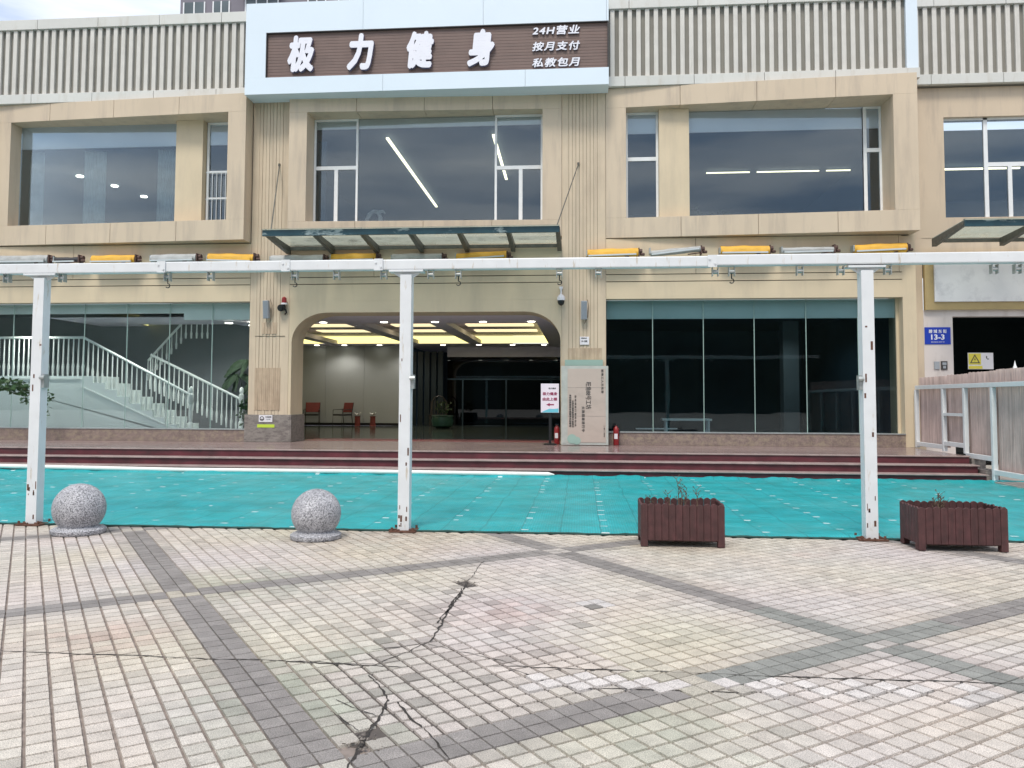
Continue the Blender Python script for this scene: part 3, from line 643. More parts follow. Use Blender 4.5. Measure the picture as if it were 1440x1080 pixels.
# ---- lobby
lo = MB(); CZ = 3.6
XA, XB_, YA, YB = -12.6, -1.2, 2.9, 11.0
lo.mi = 0
lo.quad((-14, .86, CZ), (0, .86, CZ), (0, YA, CZ), (-14, YA, CZ)); lo.quad((-14, YB, CZ), (0, YB, CZ), (0, 17, CZ), (-14, 17, CZ)); lo.quad((-14, YA, CZ), (XA, YA, CZ), (XA, YB, CZ), (-14, YB, CZ)); lo.quad((XB_, YA, CZ), (0, YA, CZ), (0, YB, CZ), (XB_, YB, CZ))
lo.quad((XA, YA, CZ + .3), (XB_, YA, CZ + .3), (XB_, YB, CZ + .3), (XA, YB, CZ + .3)); lo.quad((XA, YA, CZ), (XB_, YA, CZ), (XB_, YA, CZ + .3), (XA, YA, CZ + .3))
for x in (-9.5, -6.35, -3.95): lo.box(x - .22, x + .22, YA, YB - .005, CZ + .0, CZ + .14)
lo.build('lobby_ceiling', m_lceil, B, recalc=False)
cv = MB(); cv.quad((XA, YB - .002, CZ + .02), (XB_, YB - .002, CZ + .02), (XB_, YB - .002, CZ + .29), (XA, YB - .002, CZ + .29)); cv.quad((XA + .002, YA, CZ + .02), (XA + .002, YB, CZ + .02), (XA + .002, YB, CZ + .29), (XA + .002, YA, CZ + .29)); cv.quad((XB_ - .002, YA, CZ + .02), (XB_ - .002, YB, CZ + .02), (XB_ - .002, YB, CZ + .29), (XB_ - .002, YA, CZ + .29))
cv.build('cove_light', m_cove, B, recalc=False)
for (a, b_) in ((-12.2, -9.8), (-9.2, -6.65), (-6.05, -4.25), (-3.65, -1.5)):
    for y, w_ in ((6.1, .75), (8.2, .75)):
        MB().box(a, b_, y, y + w_, CZ + .27, CZ + .29).build('light_panel', m_cream, B)
def lamp(x, y, z, p, col=(1, .95, .85), size=150, r=.09):
    ld = bpy.data.lights.new('lamp_light', 'SPOT'); ld.energy = p; ld.color = col; ld.spot_size = R(size); ld.spot_blend = .6; ld.shadow_soft_size = r
    lo_ = bpy.data.objects.new('lamp_light', ld); COL.objects.link(lo_); lo_.parent = B; lo_.location = Vector((x, y, z)) - ORG[B.name]
for x in (-9.2, -6.6, -3.9): lamp(x, 11.2, 3.54, 35)
for x in (-5.35, -3.94, -2.63): lamp(x, 2.45, 3.54, 30, (1, .97, .93))
for x, y in ((-8.4, 6.8), (-4.9, 6.8)): lamp(x, y, 3.86, 90, (1, .88, .6), 165, .3)
for x in (-7.05, -5.35, -3.94, -2.63, -1.32):
    MB().tube([(x, 2.45, CZ - .012), (x, 2.45, CZ - .001)], .10, 14).build('downlight', m_led, B)
for x in (-10.3, -9.2, -7.8, -6.6, -5.3, -3.9, -2.6, -1.4):
    MB().tube([(x, 11.6, CZ - .012), (x, 11.6, CZ - .001)], .10, 14).build('downlight', m_led, B)
lw = MB(); gapped(lw, -13.9, -7.42, 12, 12.1, .46, CZ, 1.55, .75, .012); lw.build('panelled_wall', m_lwall, B)
for bb in ((-7.42, -6.9, 12.0, 12.4), (-13.9, -13.8, 3.5, 12), (-8.4, -8.03, .87, 3.5), (-.46, -.3, .87, 13), (-13.8, -8.1, 3.42, 3.5)): box('lobby_wall', m_lwall, *bb, .46, CZ, B)
box('skirting', m_black, -13.8, -6.9, 11.97, 11.995, .46, .56, B)
box('lobby_floor', m_lfloor, -14, -.3, .861, 17, .38, .452, B)
MB().box(-7.0, -.48, .862, 1.25, .4525, .458).box(-7.0, -.48, 1.6, 1.75, .4525, .458).build('floor_border', mat('border_stone', (.22, .05, .06), .3, .3, 4), B)
MB().box(-6.9, -.3, 16.5, 16.6, .46, CZ).box(-6.9, -6.8, 12.4, 16.5, .46, CZ).build('back_wall', m_roomd, B)
dg = MB(); dg.box(-5.35, -.47, 13.0, 13.02, .46, 3.2); o = dg.build('glass_partition', m_gldark, B)
MB().box(-5.35, -.47, 12.9, 13.1, 3.201, CZ - .001).build('partition_header', m_lceil, B)
MB().box(-5.35, -.47, 12.95, 13.05, 2.28, 2.34).box(-4.75, -4.69, 12.95, 13.05, .46, 2.28).box(-3.0, -2.94, 12.95, 13.05, .46, 2.28).build('door_frame', m_roomd, B)
MB().box(-4.6, -3.4, 15.2, 15.25, .5, 2.9).build('doorway_glow_panel', mat('doorway', (.10, .12, .13), .6, .1, emit=(.5, .6, .65), es=.05), B)  # light of the doorway put into the panel as a faint glow
tall = MB()
for k in range(5): tall.box(-6.75 + k * .27, -6.55 + k * .27, 12.6, 12.65, .46, 3.4)
tall.build('partition_slats', mat('dark_slat', (.02, .03, .035), .3, .1), B)

# ------------------------------------------------------------------ gym sign
SG = thing('shop_sign', (-3.7, -.6, 8.83), 'wide pale blue sign box, white Chinese characters on brown slats, above the entrance', 'sign')
X0, X1, Z0, Z1 = -8.09, .655, 8.83, 11.08
MB().box(X0, X1, -.50, -.05, Z0, Z1).build('sign_box', m_alu, SG)
f = MB(); gapped(f, X0, X1, -.60, -.501, 10.345, Z1, 2.9, 2.9, .006); gapped(f, X0, X1, -.60, -.501, Z0, 9.235, 3.4, 3.4, .006); f.box(X0, -7.58, -.60, -.501, 9.236, 10.344)
f.build('border_panel', m_alu, SG)
wd = MB(); z = 9.24
while z < 10.33: wd.box(-7.575, X1, -.535, -.502, z, min(z + .068, 10.34)); z += .074
wd.build('slatted_panel', m_wood, SG)
MB().box(-7.578, X1 - .02, -.598, -.502, 10.325, 10.3445).box(-7.579, -7.56, -.598, -.502, 9.24, 10.32).box(X1 - .03, X1 - .001, -.598, -.502, 9.24, 10.3).build('panel_edge_trim', m_dark, SG)  # dark edging round the recessed slat panel
for ch, cx in (('极', -6.70), ('力', -5.24), ('健', -3.79), ('身', -2.34)):
    text('letter', ch, cx, -.545, 9.78 + .004, .66, .90, [m_letter, m_letside], SG, depth=.09, bold=.052, shear=.12)
for row, zz in (('24H营业', 10.17), ('按月支付', 9.79), ('私教包月', 9.40)):
    text('small_lettering', row, -.57, -.54, zz, 1.12, .22, [m_letter, m_letside], SG, depth=.04, bold=.03, shear=.18, space=1.16)

# ------------------------------------------------------------------ glass canopies
def canopy(x0, x1, nrib, label, fasc=True):
    C_ = thing('glass_canopy', ((x0 + x1) / 2, -.8, 5.2), label, 'canopy')
    yb_, yf_ = (-.05, -1.62)
    zb_, zf_ = 5.22, 5.30
    MB().hexa([(x0, yf_ - .05, zf_), (x1, yf_ - .05, zf_), (x1, yb_, zb_), (x0, yb_, zb_), (x0, yf_ - .05, zf_ + .014), (x1, yf_ - .05, zf_ + .014), (x1, yb_, zb_ + .014), (x0, yb_, zb_ + .014)]).build('glass_sheet', m_canglass, C_)
    MB().box(x0, x1, yf_, yf_ + .05, zf_ - .14, zf_ - .003).build('fascia_bar', m_canfas, C_)
    for k in range(nrib):
        x = x0 + .04 + (x1 - x0 - .08) * k / (nrib - 1)
        MB().hexa([(x - .05, yf_ + .051, zf_ - .09), (x + .05, yf_ + .051, zf_ - .09), (x + .05, yb_, zb_ - .19), (x - .05, yb_, zb_ - .19), (x - .05, yf_ + .051, zf_ - .012), (x + .05, yf_ + .051, zf_ - .012), (x + .05, yb_, zb_ - .01), (x - .05, yb_, zb_ - .01)]).tube([(x, yf_ + .1, zf_), (x, yf_ + .1, zf_ + .04)], .02, 8).build('rib', m_canbeam, C_)
    MB().box(x0 + .08, x1 - .08, yb_ - .06, yb_ - .005, zb_ - .10, zb_ - .02).build('wall_rail', m_canbeam, C_)
    return C_
CA = canopy(-7.16, -.46, 7, 'steel and glass canopy over the rounded entrance held by two tie rods')
for a, c in (((-7.42, 0, 7.27), (-7.0, -1.5, 5.33)), ((-.05, 0, 7.14), (-.52, -1.5, 5.33))):
    MB().tube([a, c], .014, 6).lathe(a[0], -.01, [(.03, a[2] - .03), (.03, a[2] + .03)], 8).build('tie_rod', m_canbeam, CA)
CB = canopy(8.02, 14.0, 5, 'steel and glass canopy on the neighbouring shop at the right edge')

# ------------------------------------------------------------------ rolled awnings on the belt
AW = []
def awning(mc, L_, tilt, hgt, name='rolled_awning', thick=.11):
    t_ = thing(name, (0, 0, 0), 'x', 'awning', 'rolled awnings along the belt of the facade')
    rr = random.Random(int(L_ * 1000)); pts = []
    for k in range(13):
        u = -L_ / 2 + L_ * k / 12; pts.append((u, -.12, .5 * hgt + .003 * math.sin(k * 1.3 + L_) + tilt * u))
    MB().tube(pts, [thick * (.94 + .05 * math.sin(k * .7 + L_ * 9) + .03 * rr.random()) for k in range(13)], 12).build('canvas_roll', mc, t_, smooth=True)
    MB().bar((-L_ / 2 + .02, -.27, .02 - tilt * L_ * .3), (L_ / 2 - .05, -.27, .02 + tilt * L_ * .9), .035, .035).build('front_bar', m_silver, t_)
    fl = MB(); nq = 14; dr = rr.uniform(.05, .11)
    for k in range(nq + 1):
        u = -L_ / 2 + .04 + (L_ - .1) * k / nq; fl.v += [(u, -.12 - thick * .8, .5 * hgt + tilt * u + thick * .5), (u, -.13 - thick + .01 * math.sin(k * 1.1 + L_), .5 * hgt + tilt * u - dr * .3), (u + .01 * math.sin(k), -.12 - thick * .9 + .012 * math.sin(k * 1.7), .5 * hgt + tilt * u - dr - thick * .6 - .01 * math.sin(k * .8 + L_ * 7))]
        if k: a = 3 * k; fl.f += [[a - 3, a, a + 1, a - 2], [a - 2, a + 1, a + 2, a - 1]]; fl.m += [0, 0]
    if thick > .1: fl.build('loose_flap', mc, t_, smooth=True, recalc=False)
    e = MB(); e.box(L_ / 2, L_ / 2 + .03, -.2, .0, .0, .2); e.tube([(L_ / 2 + .03, -.10, .13), (L_ / 2 + .10, -.10, .13)], .06, 8); e.tube([(L_ / 2 + .06, -.16, .05), (L_ / 2 + .14, -.12, .06)], .035, 8); e.bar((L_ / 2 + .05, -.1, .05), (L_ / 2 - .3, -.26, -.02), .025)
    e.build('end_bracket', m_rustb, t_)
    MB().box(-L_ / 2 - .03, -L_ / 2, -.2, .0, .02, .16).build('arm_plate', m_galv, t_)
    return t_
m_rustb = mat('rusty_bracket', (.10, .055, .045), .7, .3, 25)
spec = [(-13.95, 4.90, 1.5, m_grey, 0, 'grey rolled awning at the left edge, weathered and stained'),
        (-12.72, 4.89, .62, m_blackc, .01, 'short black rolled awning with a silver bar, first dark one from the left'),
        (-11.50, 4.88, 1.12, m_yellow, 0, 'yellow rolled awning nearest the left end of the row'),
        (-9.95, 4.89, 1.15, m_grey, .01, 'grey rolled awning between the two leftmost yellow ones'),
        (-8.50, 4.88, 1.15, m_yellow, -.03, 'yellow rolled awning just left of the canopy'),
        (-6.85, 4.86, 1.30, m_grey, 0, 'pale grey rolled awning under the left end of the canopy'),
        (-5.45, 4.88, 1.10, m_yellow, .01, 'yellow rolled awning in shade under the left half of the canopy'),
        (-3.9, 4.86, 1.20, m_grey, 0, 'pale grey rolled awning under the middle of the canopy'),
        (-2.35, 4.88, 1.20, m_yellow, .05, 'yellow rolled awning in shade under the right half of the canopy'),
        (.75, 4.89, 1.18, m_yellow, .02, 'yellow rolled awning just right of the canopy'),
        (2.2, 4.93, 1.15, m_grey, .09, 'thin grey rolled awning tilted up to the right above the maroon planter'),
        (3.78, 4.92, 1.10, m_yellow, 0, 'yellow rolled awning left of the rightmost post'),
        (5.2, 4.92, 1.15, m_grey, .01, 'thin grey rolled awning above the rightmost post'),
        (6.8, 4.93, 1.15, m_yellow, .03, 'yellow rolled awning at the right end of the row')]
for (x, z, L_, mc, tl, lab) in spec:
    o = awning(mc, L_, tl, .16, thick=.075 if 'thin' in lab or 'black' in lab else .125); o.location = (x, -.08 if not (-7.6 < x < -1) else -.05, z - .045 if not (-7.6 < x < -1) else z - .07); o['label'] = lab

# ------------------------------------------------------------------ white steel frame in front of the mat
FR = thing('steel_frame', (-1.8, -9.92, 0), 'white steel track on tall posts with hanging hooks in front of the teal mat', 'steel frame')
r_ = MB(); r_.box(-9.0, -4.93, -9.985, -9.865, 2.985, 3.105); r_.box(-4.925, -3.42, -9.98, -9.86, 2.99, 3.11); r_.box(-3.415, -2.32, -9.985, -9.865, 2.99, 3.11); r_.box(-2.315, 1.46, -9.98, -9.86, 2.988, 3.108); r_.box(1.465, 8.5, -9.985, -9.865, 3.0, 3.12)
r_.build('top_rail', m_steel, FR, bevel=.012)
for x, xt in ((-6.455, -6.52), (-2.0, -2.03), (3.125, 3.125)):
    pm = MB().box(x - .065, x + .065, -9.985, -9.855, .02, 2.93); pm.mi = 1
    for k in range(11):
        zz = rc.uniform(.1, 2.4) if k > 5 else rc.uniform(.06, .45); xx = x + rc.choice((-1, 1)) * rc.uniform(.02, .05); w_ = rc.uniform(.003, .012); h_ = rc.uniform(.015, .10)
        pm.box(xx - w_, xx + w_, -9.9870, -9.9852, zz, zz + h_)
    q = pm.build('post', [m_steel, m_rust], FR)
    MB().box(x - .2, x + .2, -9.99, -9.85, 2.962, 2.984).hexa([(x - .075, -9.93, 2.90), (x + .075, -9.93, 2.90), (x + .075, -9.92, 2.90), (x - .075, -9.92, 2.90), (x - .17, -9.93, 2.961), (x + .17, -9.93, 2.961), (x + .17, -9.92, 2.961), (x - .17, -9.92, 2.961)]).build('cap_plate', m_steel, q, bevel=.004)
    bpl = MB(); bpl.box(x - .15, x + .15, -10.05, -9.79, .004, .02)
    for dx_, dy_ in ((-.12, -.1), (.12, -.1), (-.12, .1), (.12, .1)): bpl.tube([(x + dx_, -9.92 + dy_, .02), (x + dx_, -9.92 + dy_, .055)], .014, 6)
    for k in range(9):
        a = rc.uniform(0, 6.3); rr_ = rc.uniform(.1, .2); bpl.bar((x + math.cos(a) * .08, -9.95 + math.sin(a) * .06, .03), (x + math.cos(a) * rr_, -9.95 + math.sin(a) * rr_ * .6, .022), .02, .012)
    bpl.build('base_plate', m_rust, q)
    s_ = 1 if x < 2 else -1
    MB().box(x + s_ * .066, x + s_ * .10, -9.97, -9.88, 1.62, 1.78).tube([(x + s_ * .06, -9.99, 1.74), (x + s_ * .12, -9.99, 1.74)], .025, 8).build('latch', m_galv, q)
for i, x in enumerate((-6.9, -6.2, -4.88, -4.35, -3.33, -2.83, -2.27, -1.72, -1.4, -.24, .2, 1.5, 1.68, 2.42, 2.86, 3.36, 4.48, 4.72)):
    h = MB(); zt = 2.987; h.box(x - .035, x - .028, -9.96, -9.89, zt - .10, zt); h.box(x + .028, x + .035, -9.96, -9.89, zt - .10, zt); h.tube([(x - .03, -9.925, zt - .05), (x + .03, -9.925, zt - .05)], .022, 8)
    pu = h.build('pulley', m_galv, FR)
    if i in (2, 4, 8, 9, 12):
        pts = [(x, -9.925, zt - .06), (x, -9.925, zt - .12)] + [(x + .022 * math.sin(t), -9.925, zt - .142 - .022 * math.cos(t) * -1 - .022) for t in [k * .6 for k in range(0, 8)]]
        MB().tube([(x, -9.925, zt - .06), (x, -9.925, zt - .13)] + [(x + .025 * math.sin(t), -9.925, zt - .155 + .025 * math.cos(t)) for t in [k * .6 for k in range(0, 8)]], .0065, 6).build('hook', m_black, pu)
for x in (-4.93, -3.42, -2.32, 1.46):
    MB().box(x - .05, x + .05, -10.0, -9.986, 2.98, 3.115).tube([(x - .03, -10.012, 3.07), (x - .03, -9.99, 3.07)], .012, 6).tube([(x + .03, -10.012, 3.02), (x + .03, -9.99, 3.02)], .012, 6).build('joint_clamp', m_steel, FR)

# ------------------------------------------------------------------ bollards
def bollard(x, y, r, lab):
    t_ = thing('ball_bollard', (x, y, 0), lab, 'bollard', 'granite ball bollards on the paving')
    MB().lathe(x, y, [(r * .99, .002), (r * 1.03, .015), (r * 1.03, .050), (r * .94, .066), (r * .74, .078), (r * .70, .092), (r * .74, .11)], 40).build('base', m_granite, t_, smooth=True)
    pr_ = []; cz = .105 + r * .62
    for k in range(25):
        a = -math.pi / 2 + .80 + (math.pi - .80) * k / 24; pr_.append((max(.001, r * math.cos(a)), cz + r * math.sin(a)))
    MB().lathe(x, y, pr_, 48).build('ball', m_granite, t_, smooth=True)
bollard(-5.56, -10.44, .273, 'granite ball bollard on a round base beside the leftmost white post')
bollard(-2.84, -10.49, .262, 'granite ball bollard on a round base beside the middle white post')

# ------------------------------------------------------------------ planters
def planter(x0, x1, y0, y1, lab):
    t_ = thing('planter_box', ((x0 + x1) / 2, (y0 + y1) / 2, 0), lab, 'planter', 'maroon slatted planter boxes')
    s = MB(); H = .44
    def slats(xa, ya, xb, yb_, n_, hh):
        d = Vector((xb - xa, yb_ - ya, 0)); L_ = d.length; d.normalize(); nn = Vector((-d.y, d.x, 0)); w = L_ / n_
        for k in range(n_):
            a = Vector((xa, ya, 0)) + d * (w * k + .0015); b_ = Vector((xa, ya, 0)) + d * (w * (k + 1) - .0015); hz = hh + rc.uniform(-.006, .006)
            prof = [(0, .07 if 0 < k < n_ - 1 else .005), (0, hz - .018)] + [(t, hz - .018 + .018 * math.sin(math.pi * t)) for t in (.1, .25, .5, .75, .9)] + [(1, hz - .018), (1, .07 if 0 < k < n_ - 1 else .005)]
            P = [a.lerp(b_, u) + Vector((0, 0, z)) for u, z in prof]; Q = [p + nn * .018 for p in P]; m_ = len(P)
            s.add(P + Q, [tuple(range(m_)), tuple(range(2 * m_ - 1, m_ - 1, -1))] + [(i, i + m_, (i + 1) % m_ + m_, (i + 1) % m_) for i in range(m_)])
    slats(x0, y0, x1, y0, 12, H); slats(x1, y1, x0, y1, 12, H + .01); slats(x0, y1 - .02, x0, y0 + .02, 6, H); slats(x1, y0 + .02, x1, y1 - .02, 6, H)
    s.box(x0 + .02, x1 - .02, y0 + .0195, y0 + .03, .06, H - .025)
    s.build('slatted_box', m_planter, t_, bevel=.003)
    MB().box(x0 + .03, x1 - .03, y0 + .03, y1 - .03, .08, .34).build('soil', m_soil, t_)
    l_ = MB()
    for xx in (x0 + .022, x1 - .072):
        for yy in (y0 + .022, y1 - .072): l_.box(xx, xx + .05, yy, yy + .05, .003, .3)
    l_.build('leg', m_planter, t_)
planter(.615, 1.46, -10.62, -10.14, 'maroon slatted planter box to the left of the rightmost white post')
planter(3.375, 4.235, -10.56, -10.08, 'maroon slatted planter box at the right edge of the photo')
def dead_plant(x, y, stems, lab):
    t_ = thing('dry_plant', (x, y, .34), lab, 'plant', 'withered plants in the planters')
    for (dx_, dy_, h_, b_) in stems:
        s = MB(); lf = s
        p = [(x + dx_, y + dy_, .33)]; ang = rc.uniform(-.12, .12) + b_
        for k in range(1, 7): p.append((x + dx_ + ang * h_ * k / 6 + rc.uniform(-.008, .008), y + dy_ + rc.uniform(-.01, .01), .33 + h_ * k / 6))
        s.tube(p, [.0065 - .0007 * k for k in range(7)], 5)
        for k in range(2, 7):
            for _ in range(2):
                a = rc.uniform(0, 6.28); q = Vector(p[k]); r1_ = rc.uniform(.03, .06); e = q + Vector((math.cos(a) * r1_, math.sin(a) * r1_, r1_ * .9)); s.tube([q, e], [.0035, .0015], 4)
                w = Vector((-math.sin(a), math.cos(a), 0)) * .007; lf.quad(e - w, e + Vector((math.cos(a) * .02, 0, .01)), e + w, e - Vector((0, 0, .02)))
        s.build('stem', m_twig, t_, recalc=False)
dead_plant(1.05, -10.36, [(-.02, 0, .34, -.03), (.01, .02, .28, .05), (.04, 0, .24, .1), (-.1, .01, .18, -.15), (.17, .03, .22, .03), (-.3, .05, .12, 0)], 'withered twigs standing in the planter left of the rightmost post')
dead_plant(3.66, -10.34, [(0, 0, .20, 0), (.03, .02, .17, .08), (-.03, 0, .16, -.06), (.06, 0, .12, .12)], 'small withered twigs standing in the planter at the right edge')

# ------------------------------------------------------------------ pleated fence on the right
FE = thing('fence', (7.58, -2.6, 0), 'white framed fence with pleated brown cloth stepping down beside the stairs', 'fence')
posts = [(-.12, .46), (-1.48, .46), (-2.42, .47), (-3.50, .0), (-4.9, .04), (-6.4, .04), (-7.9, .04)]
for (y, zb_) in posts: box('post', m_white, 7.53, 7.61, y - .04, y + .04, zb_, 1.76, FE, bevel=.006)
secs = [(-.16, -1.44, .50, 1.80), (-1.52, -2.38, .58, 1.78), (-2.46, -3.46, .40, 1.80), (-3.54, -4.86, .16, 1.80), (-4.94, -6.36, .12, 1.80), (-6.44, -7.86, .12, 1.80)]
for i, (ya, yb_, zb_, zt_) in enumerate(secs):
    MB().box(7.535, 7.605, yb_, ya, zb_, zb_ + .09).build('bottom_rail', m_white, FE, bevel=.005)
    MB().box(7.532, 7.608, yb_ - .04, ya + .04, 1.765, 1.85).build('top_rail', m_white, FE, bevel=.005)
    if i == 1: MB().box(7.535, 7.605, yb_, ya, 1.20, 1.26).build('middle_rail', m_white, FE)
    c_ = MB(); nn = int((ya - yb_) / .028); top = 2.03 + .02 * i + .0
    for k in range(nn + 1):
        y = ya + .06 - (ya - yb_ + .12) * k / nn; x = 7.66 + (.018 if k % 2 else -.012) + rc.uniform(-.004, .004)
        c_.v.append((x, y, zb_ + .03)); c_.v.append((x + rc.uniform(-.006, .006), y, top + rc.uniform(-.008, .008)))
        if k: a = 2 * k; c_.f.append([a - 2, a, a + 1, a - 1]); c_.m.append(0)
    o = c_.build('pleated_cloth', m_cloth, FE, recalc=False); so = o.modifiers.new('t', 'SOLIDIFY'); so.thickness = .006
MB().box(7.50, 7.75, -2.79, -2.55, .02, .40).box(7.50, 7.75, -3.3, -2.80, .02, .22).build('concrete_foot', m_marble, FE)

# ------------------------------------------------------------------ neighbour shop on the right
NB = thing('shop_building', (10.5, .4, 0), 'neighbouring shop at the right with blank grey sign box and dark doorway', 'building')
X2 = 7.665; XE = 24
MB().box(X2, 8.53, .40, .80, 5.32, 8.9).box(8.53, XE, .40, .80, 8.19, 8.9).box(8.53, XE, .40, .80, 5.32, 5.80).build('upper_wall', m_frame, NB)
MB().box(X2, 7.97, .401, .8, .05, 5.319).build('corner_strip', m_frame, NB)
MB().box(7.97, XE, .41, .8, 4.95, 5.319).build('belt', m_frame, NB)
MB().box(7.98, XE, .30, .399, 3.62, 3.80).box(7.98, 8.18, .30, .399, 3.801, 4.74).box(7.98, XE, .30, .399, 4.741, 4.95).build('sign_surround', m_tan, NB)
MB().box(8.181, XE, .26, .41, 3.801, 4.74).build('blank_sign_box', m_lbox, NB, bevel=.01)
MB().box(7.97, 8.62, .395, .8, .05, 3.619).box(8.62, XE, .395, .8, 3.47, 3.619).build('shopfront_wall', m_pinkwall, NB)
parapet(7.80, XE, .25, 8.92, 11.05, NB)
f = MB(); f.box(8.53, 8.57, .5, .56, 5.8, 8.19); f.box(9.47, 9.56, .5, .56, 5.8, 8.19); f.box(8.53, XE, .5, .56, 8.14, 8.19); f.box(9.56, XE, .5, .56, 7.02, 7.12); f.box(10.0, 10.09, .5, .56, 5.8, 7.02); f.box(10.9, 10.99, .5, .56, 5.8, 8.19)
w = f.build('window', m_white, NB); MB().box(8.53, XE, .525, .535, 5.8, 8.19).build('pane', m_glup, w)
def roomn(x0, x1, y0, y1, z0, z1, m):
    r_ = MB(); r_.quad((x0, y1, z0), (x1, y1, z0), (x1, y1, z1), (x0, y1, z1)); r_.quad((x0, y0, z0), (x0, y1, z0), (x0, y1, z1), (x0, y0, z1)); r_.quad((x0, y0, z0), (x1, y0, z0), (x1, y1, z0), (x0, y1, z0)); r_.quad((x0, y0, z1), (x1, y0, z1), (x1, y1, z1), (x0, y1, z1))
    return r_.build('room', m, NB, recalc=False)
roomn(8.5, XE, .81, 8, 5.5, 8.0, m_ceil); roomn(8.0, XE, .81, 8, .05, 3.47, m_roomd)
MB().box(8.62, 10.4, .60, .61, .06, 3.46).build('door_glass', m_gldark, NB)
MB().bar((8.3, 3.8, 7.9), (12, 3.8, 7.9), .06, .04).build('linear_light', m_ledw, NB)

# ------------------------------------------------------------------ small fittings on the walls
def sign_plate(name, x0, x1, z0, z1, y, m, lab, cat, th=.012):
    t_ = thing(name, ((x0 + x1) / 2, y, (z0 + z1) / 2), lab, cat); box('plate', m, x0, x1, y - th, y, z0, z1, t_, bevel=.003); return t_
t_ = sign_plate('address_plate', 7.985, 8.565, 2.82, 3.22, .392, m_blue, 'blue enamel address plate reading 13-3 on the pale wall', 'sign')
text('lettering', '碧城东街', 8.275, .378, 3.125, .40, .085, m_letter, t_, .003, .02, space=1.5); text('lettering', '13-3', 8.275, .378, 2.99, .30, .125, m_letter, t_, .003, .03); text('lettering', 'BICHENG EAST ST', 8.275, .378, 2.875, .30, .022, m_letter, t_, .003, .01)
t_ = thing('door_intercom', (8.32, .38, 2.3), 'small grey reader and black keypad below the blue address plate', 'intercom')
box('card_reader', m_plastic, 8.18, 8.30, .37, .394, 2.24, 2.42, t_, .004); box('keypad', m_ink, 8.335, 8.475, .37, .394, 2.23, 2.43, t_, .004); box('keypad_screen', m_plastic, 8.36, 8.45, .364, .369, 2.34, 2.40, t_); box('keys', m_plastic, 8.375, 8.435, .364, .369, 2.26, 2.32, t_)
t_ = sign_plate('warning_notice', 9.03, 9.60, 2.25, 2.635, .598, m_paper, 'white and yellow electrical warning notice on the dark glass door', 'sign', .006)
MB().box(9.045, 9.32, .586, .5915, 2.36, 2.62).build('yellow_field', m_yell, t_); MB().box(9.045, 9.35, .586, .5915, 2.26, 2.33).build('yellow_strip', m_yell, t_)
MB().add([(9.07, .584, 2.39), (9.30, .584, 2.39), (9.185, .584, 2.60), (9.105, .584, 2.41), (9.265, .584, 2.41), (9.185, .584, 2.56)], [(0, 1, 4, 3), (1, 2, 5, 4), (2, 0, 3, 5)]).build('triangle', m_ink, t_, recalc=False)
MB().add([(9.195, .583, 2.54), (9.165, .583, 2.47), (9.185, .583, 2.475), (9.175, .583, 2.42), (9.205, .583, 2.49), (9.187, .583, 2.485)], [(0, 1, 2, 5), (5, 2, 3, 4)]).build('lightning_bolt', m_ink, t_, recalc=False)
MB().box(9.44, 9.46, .588, .5915, 2.50, 2.56).box(9.46, 9.50, .588, .5915, 2.48, 2.50).build('mark', m_ink, t_)
# street lamp finial shape (white) above the fence
t_ = thing('parasol_tip', (8.9, -1.6, 2.1), 'small white cone tip showing above the brown cloth fence at the right edge', 'parasol tip')
t_.location = (9.0, -1.5, 2.0); ORG[t_.name] = Vector((9.0, -1.5, 2.0))
MB().lathe(9.0, -1.5, [(.055, 2.14), (.05, 2.16), (.03, 2.17), (.045, 2.19), (.02, 2.26), (.003, 2.35)], 12).build('cone', m_white, t_, smooth=True)
MB().tube([(9.0, -1.5, .05), (9.0, -1.5, 2.14)], .02, 8).build('pole', m_white, t_)

# wall speakers
def speaker(x, z, lab, rz):
    t_ = thing('wall_speaker', (0, 0, 0), lab, 'speaker', 'grey column speakers on the pilasters')
    MB().box(-.07, .07, -.17, -.07, -.22, .22).build('cabinet', m_plastic, t_, bevel=.012); MB().box(-.055, .055, -.176, -.1705, -.205, .205).build('grille', mat('grille_grey', (.22, .25, .28), .6, .1, 60), t_)
    MB().box(-.02, .02, -.069, .0, -.05, .05).tube([(.09, -.08, .25), (.12, -.05, .1), (.10, -.05, -.15), (.03, -.03, -.32), (-.02, -.02, -.40)], .006, 6).build('bracket', m_rustb, t_)
    t_.location = (x, -.003, z); t_.rotation_euler = (R(6), 0, R(rz))
speaker(-7.62, 3.68, 'grey column speaker with dangling cable on the left ribbed pilaster', -6); speaker(.06, 3.62, 'grey column speaker on the right ribbed pilaster', 8)
t_ = thing('alarm_camera', (-7.2, -.1, 3.75), 'black round wall camera with a red beacon above it', 'camera')
MB().tube([(-7.26, -.02, 3.72), (-7.26, -.16, 3.70)], [.08, .085], 14).tube([(-7.26, -.16, 3.70), (-7.26, -.19, 3.695)], .05, 12).build('camera_body', m_black, t_); MB().lathe(-7.20, -.09, [(.055, 3.83), (.06, 3.87), (.055, 3.95), (.02, 3.98)], 14).build('beacon', m_redp, t_, smooth=True); MB().lathe(-7.20, -.09, [(.075, 3.79), (.075, 3.829)], 14).build('beacon_base', m_paper, t_); MB().tube([(-7.2, -.09, 3.79), (-7.15, -.06, 3.6), (-7.2, -.02, 3.56)], .02, 8).build('bracket', m_black, t_)
t_ = thing('dome_camera', (-.46, -.12, 3.85), 'white dome security camera hanging on the wall right of the rounded entrance', 'camera')
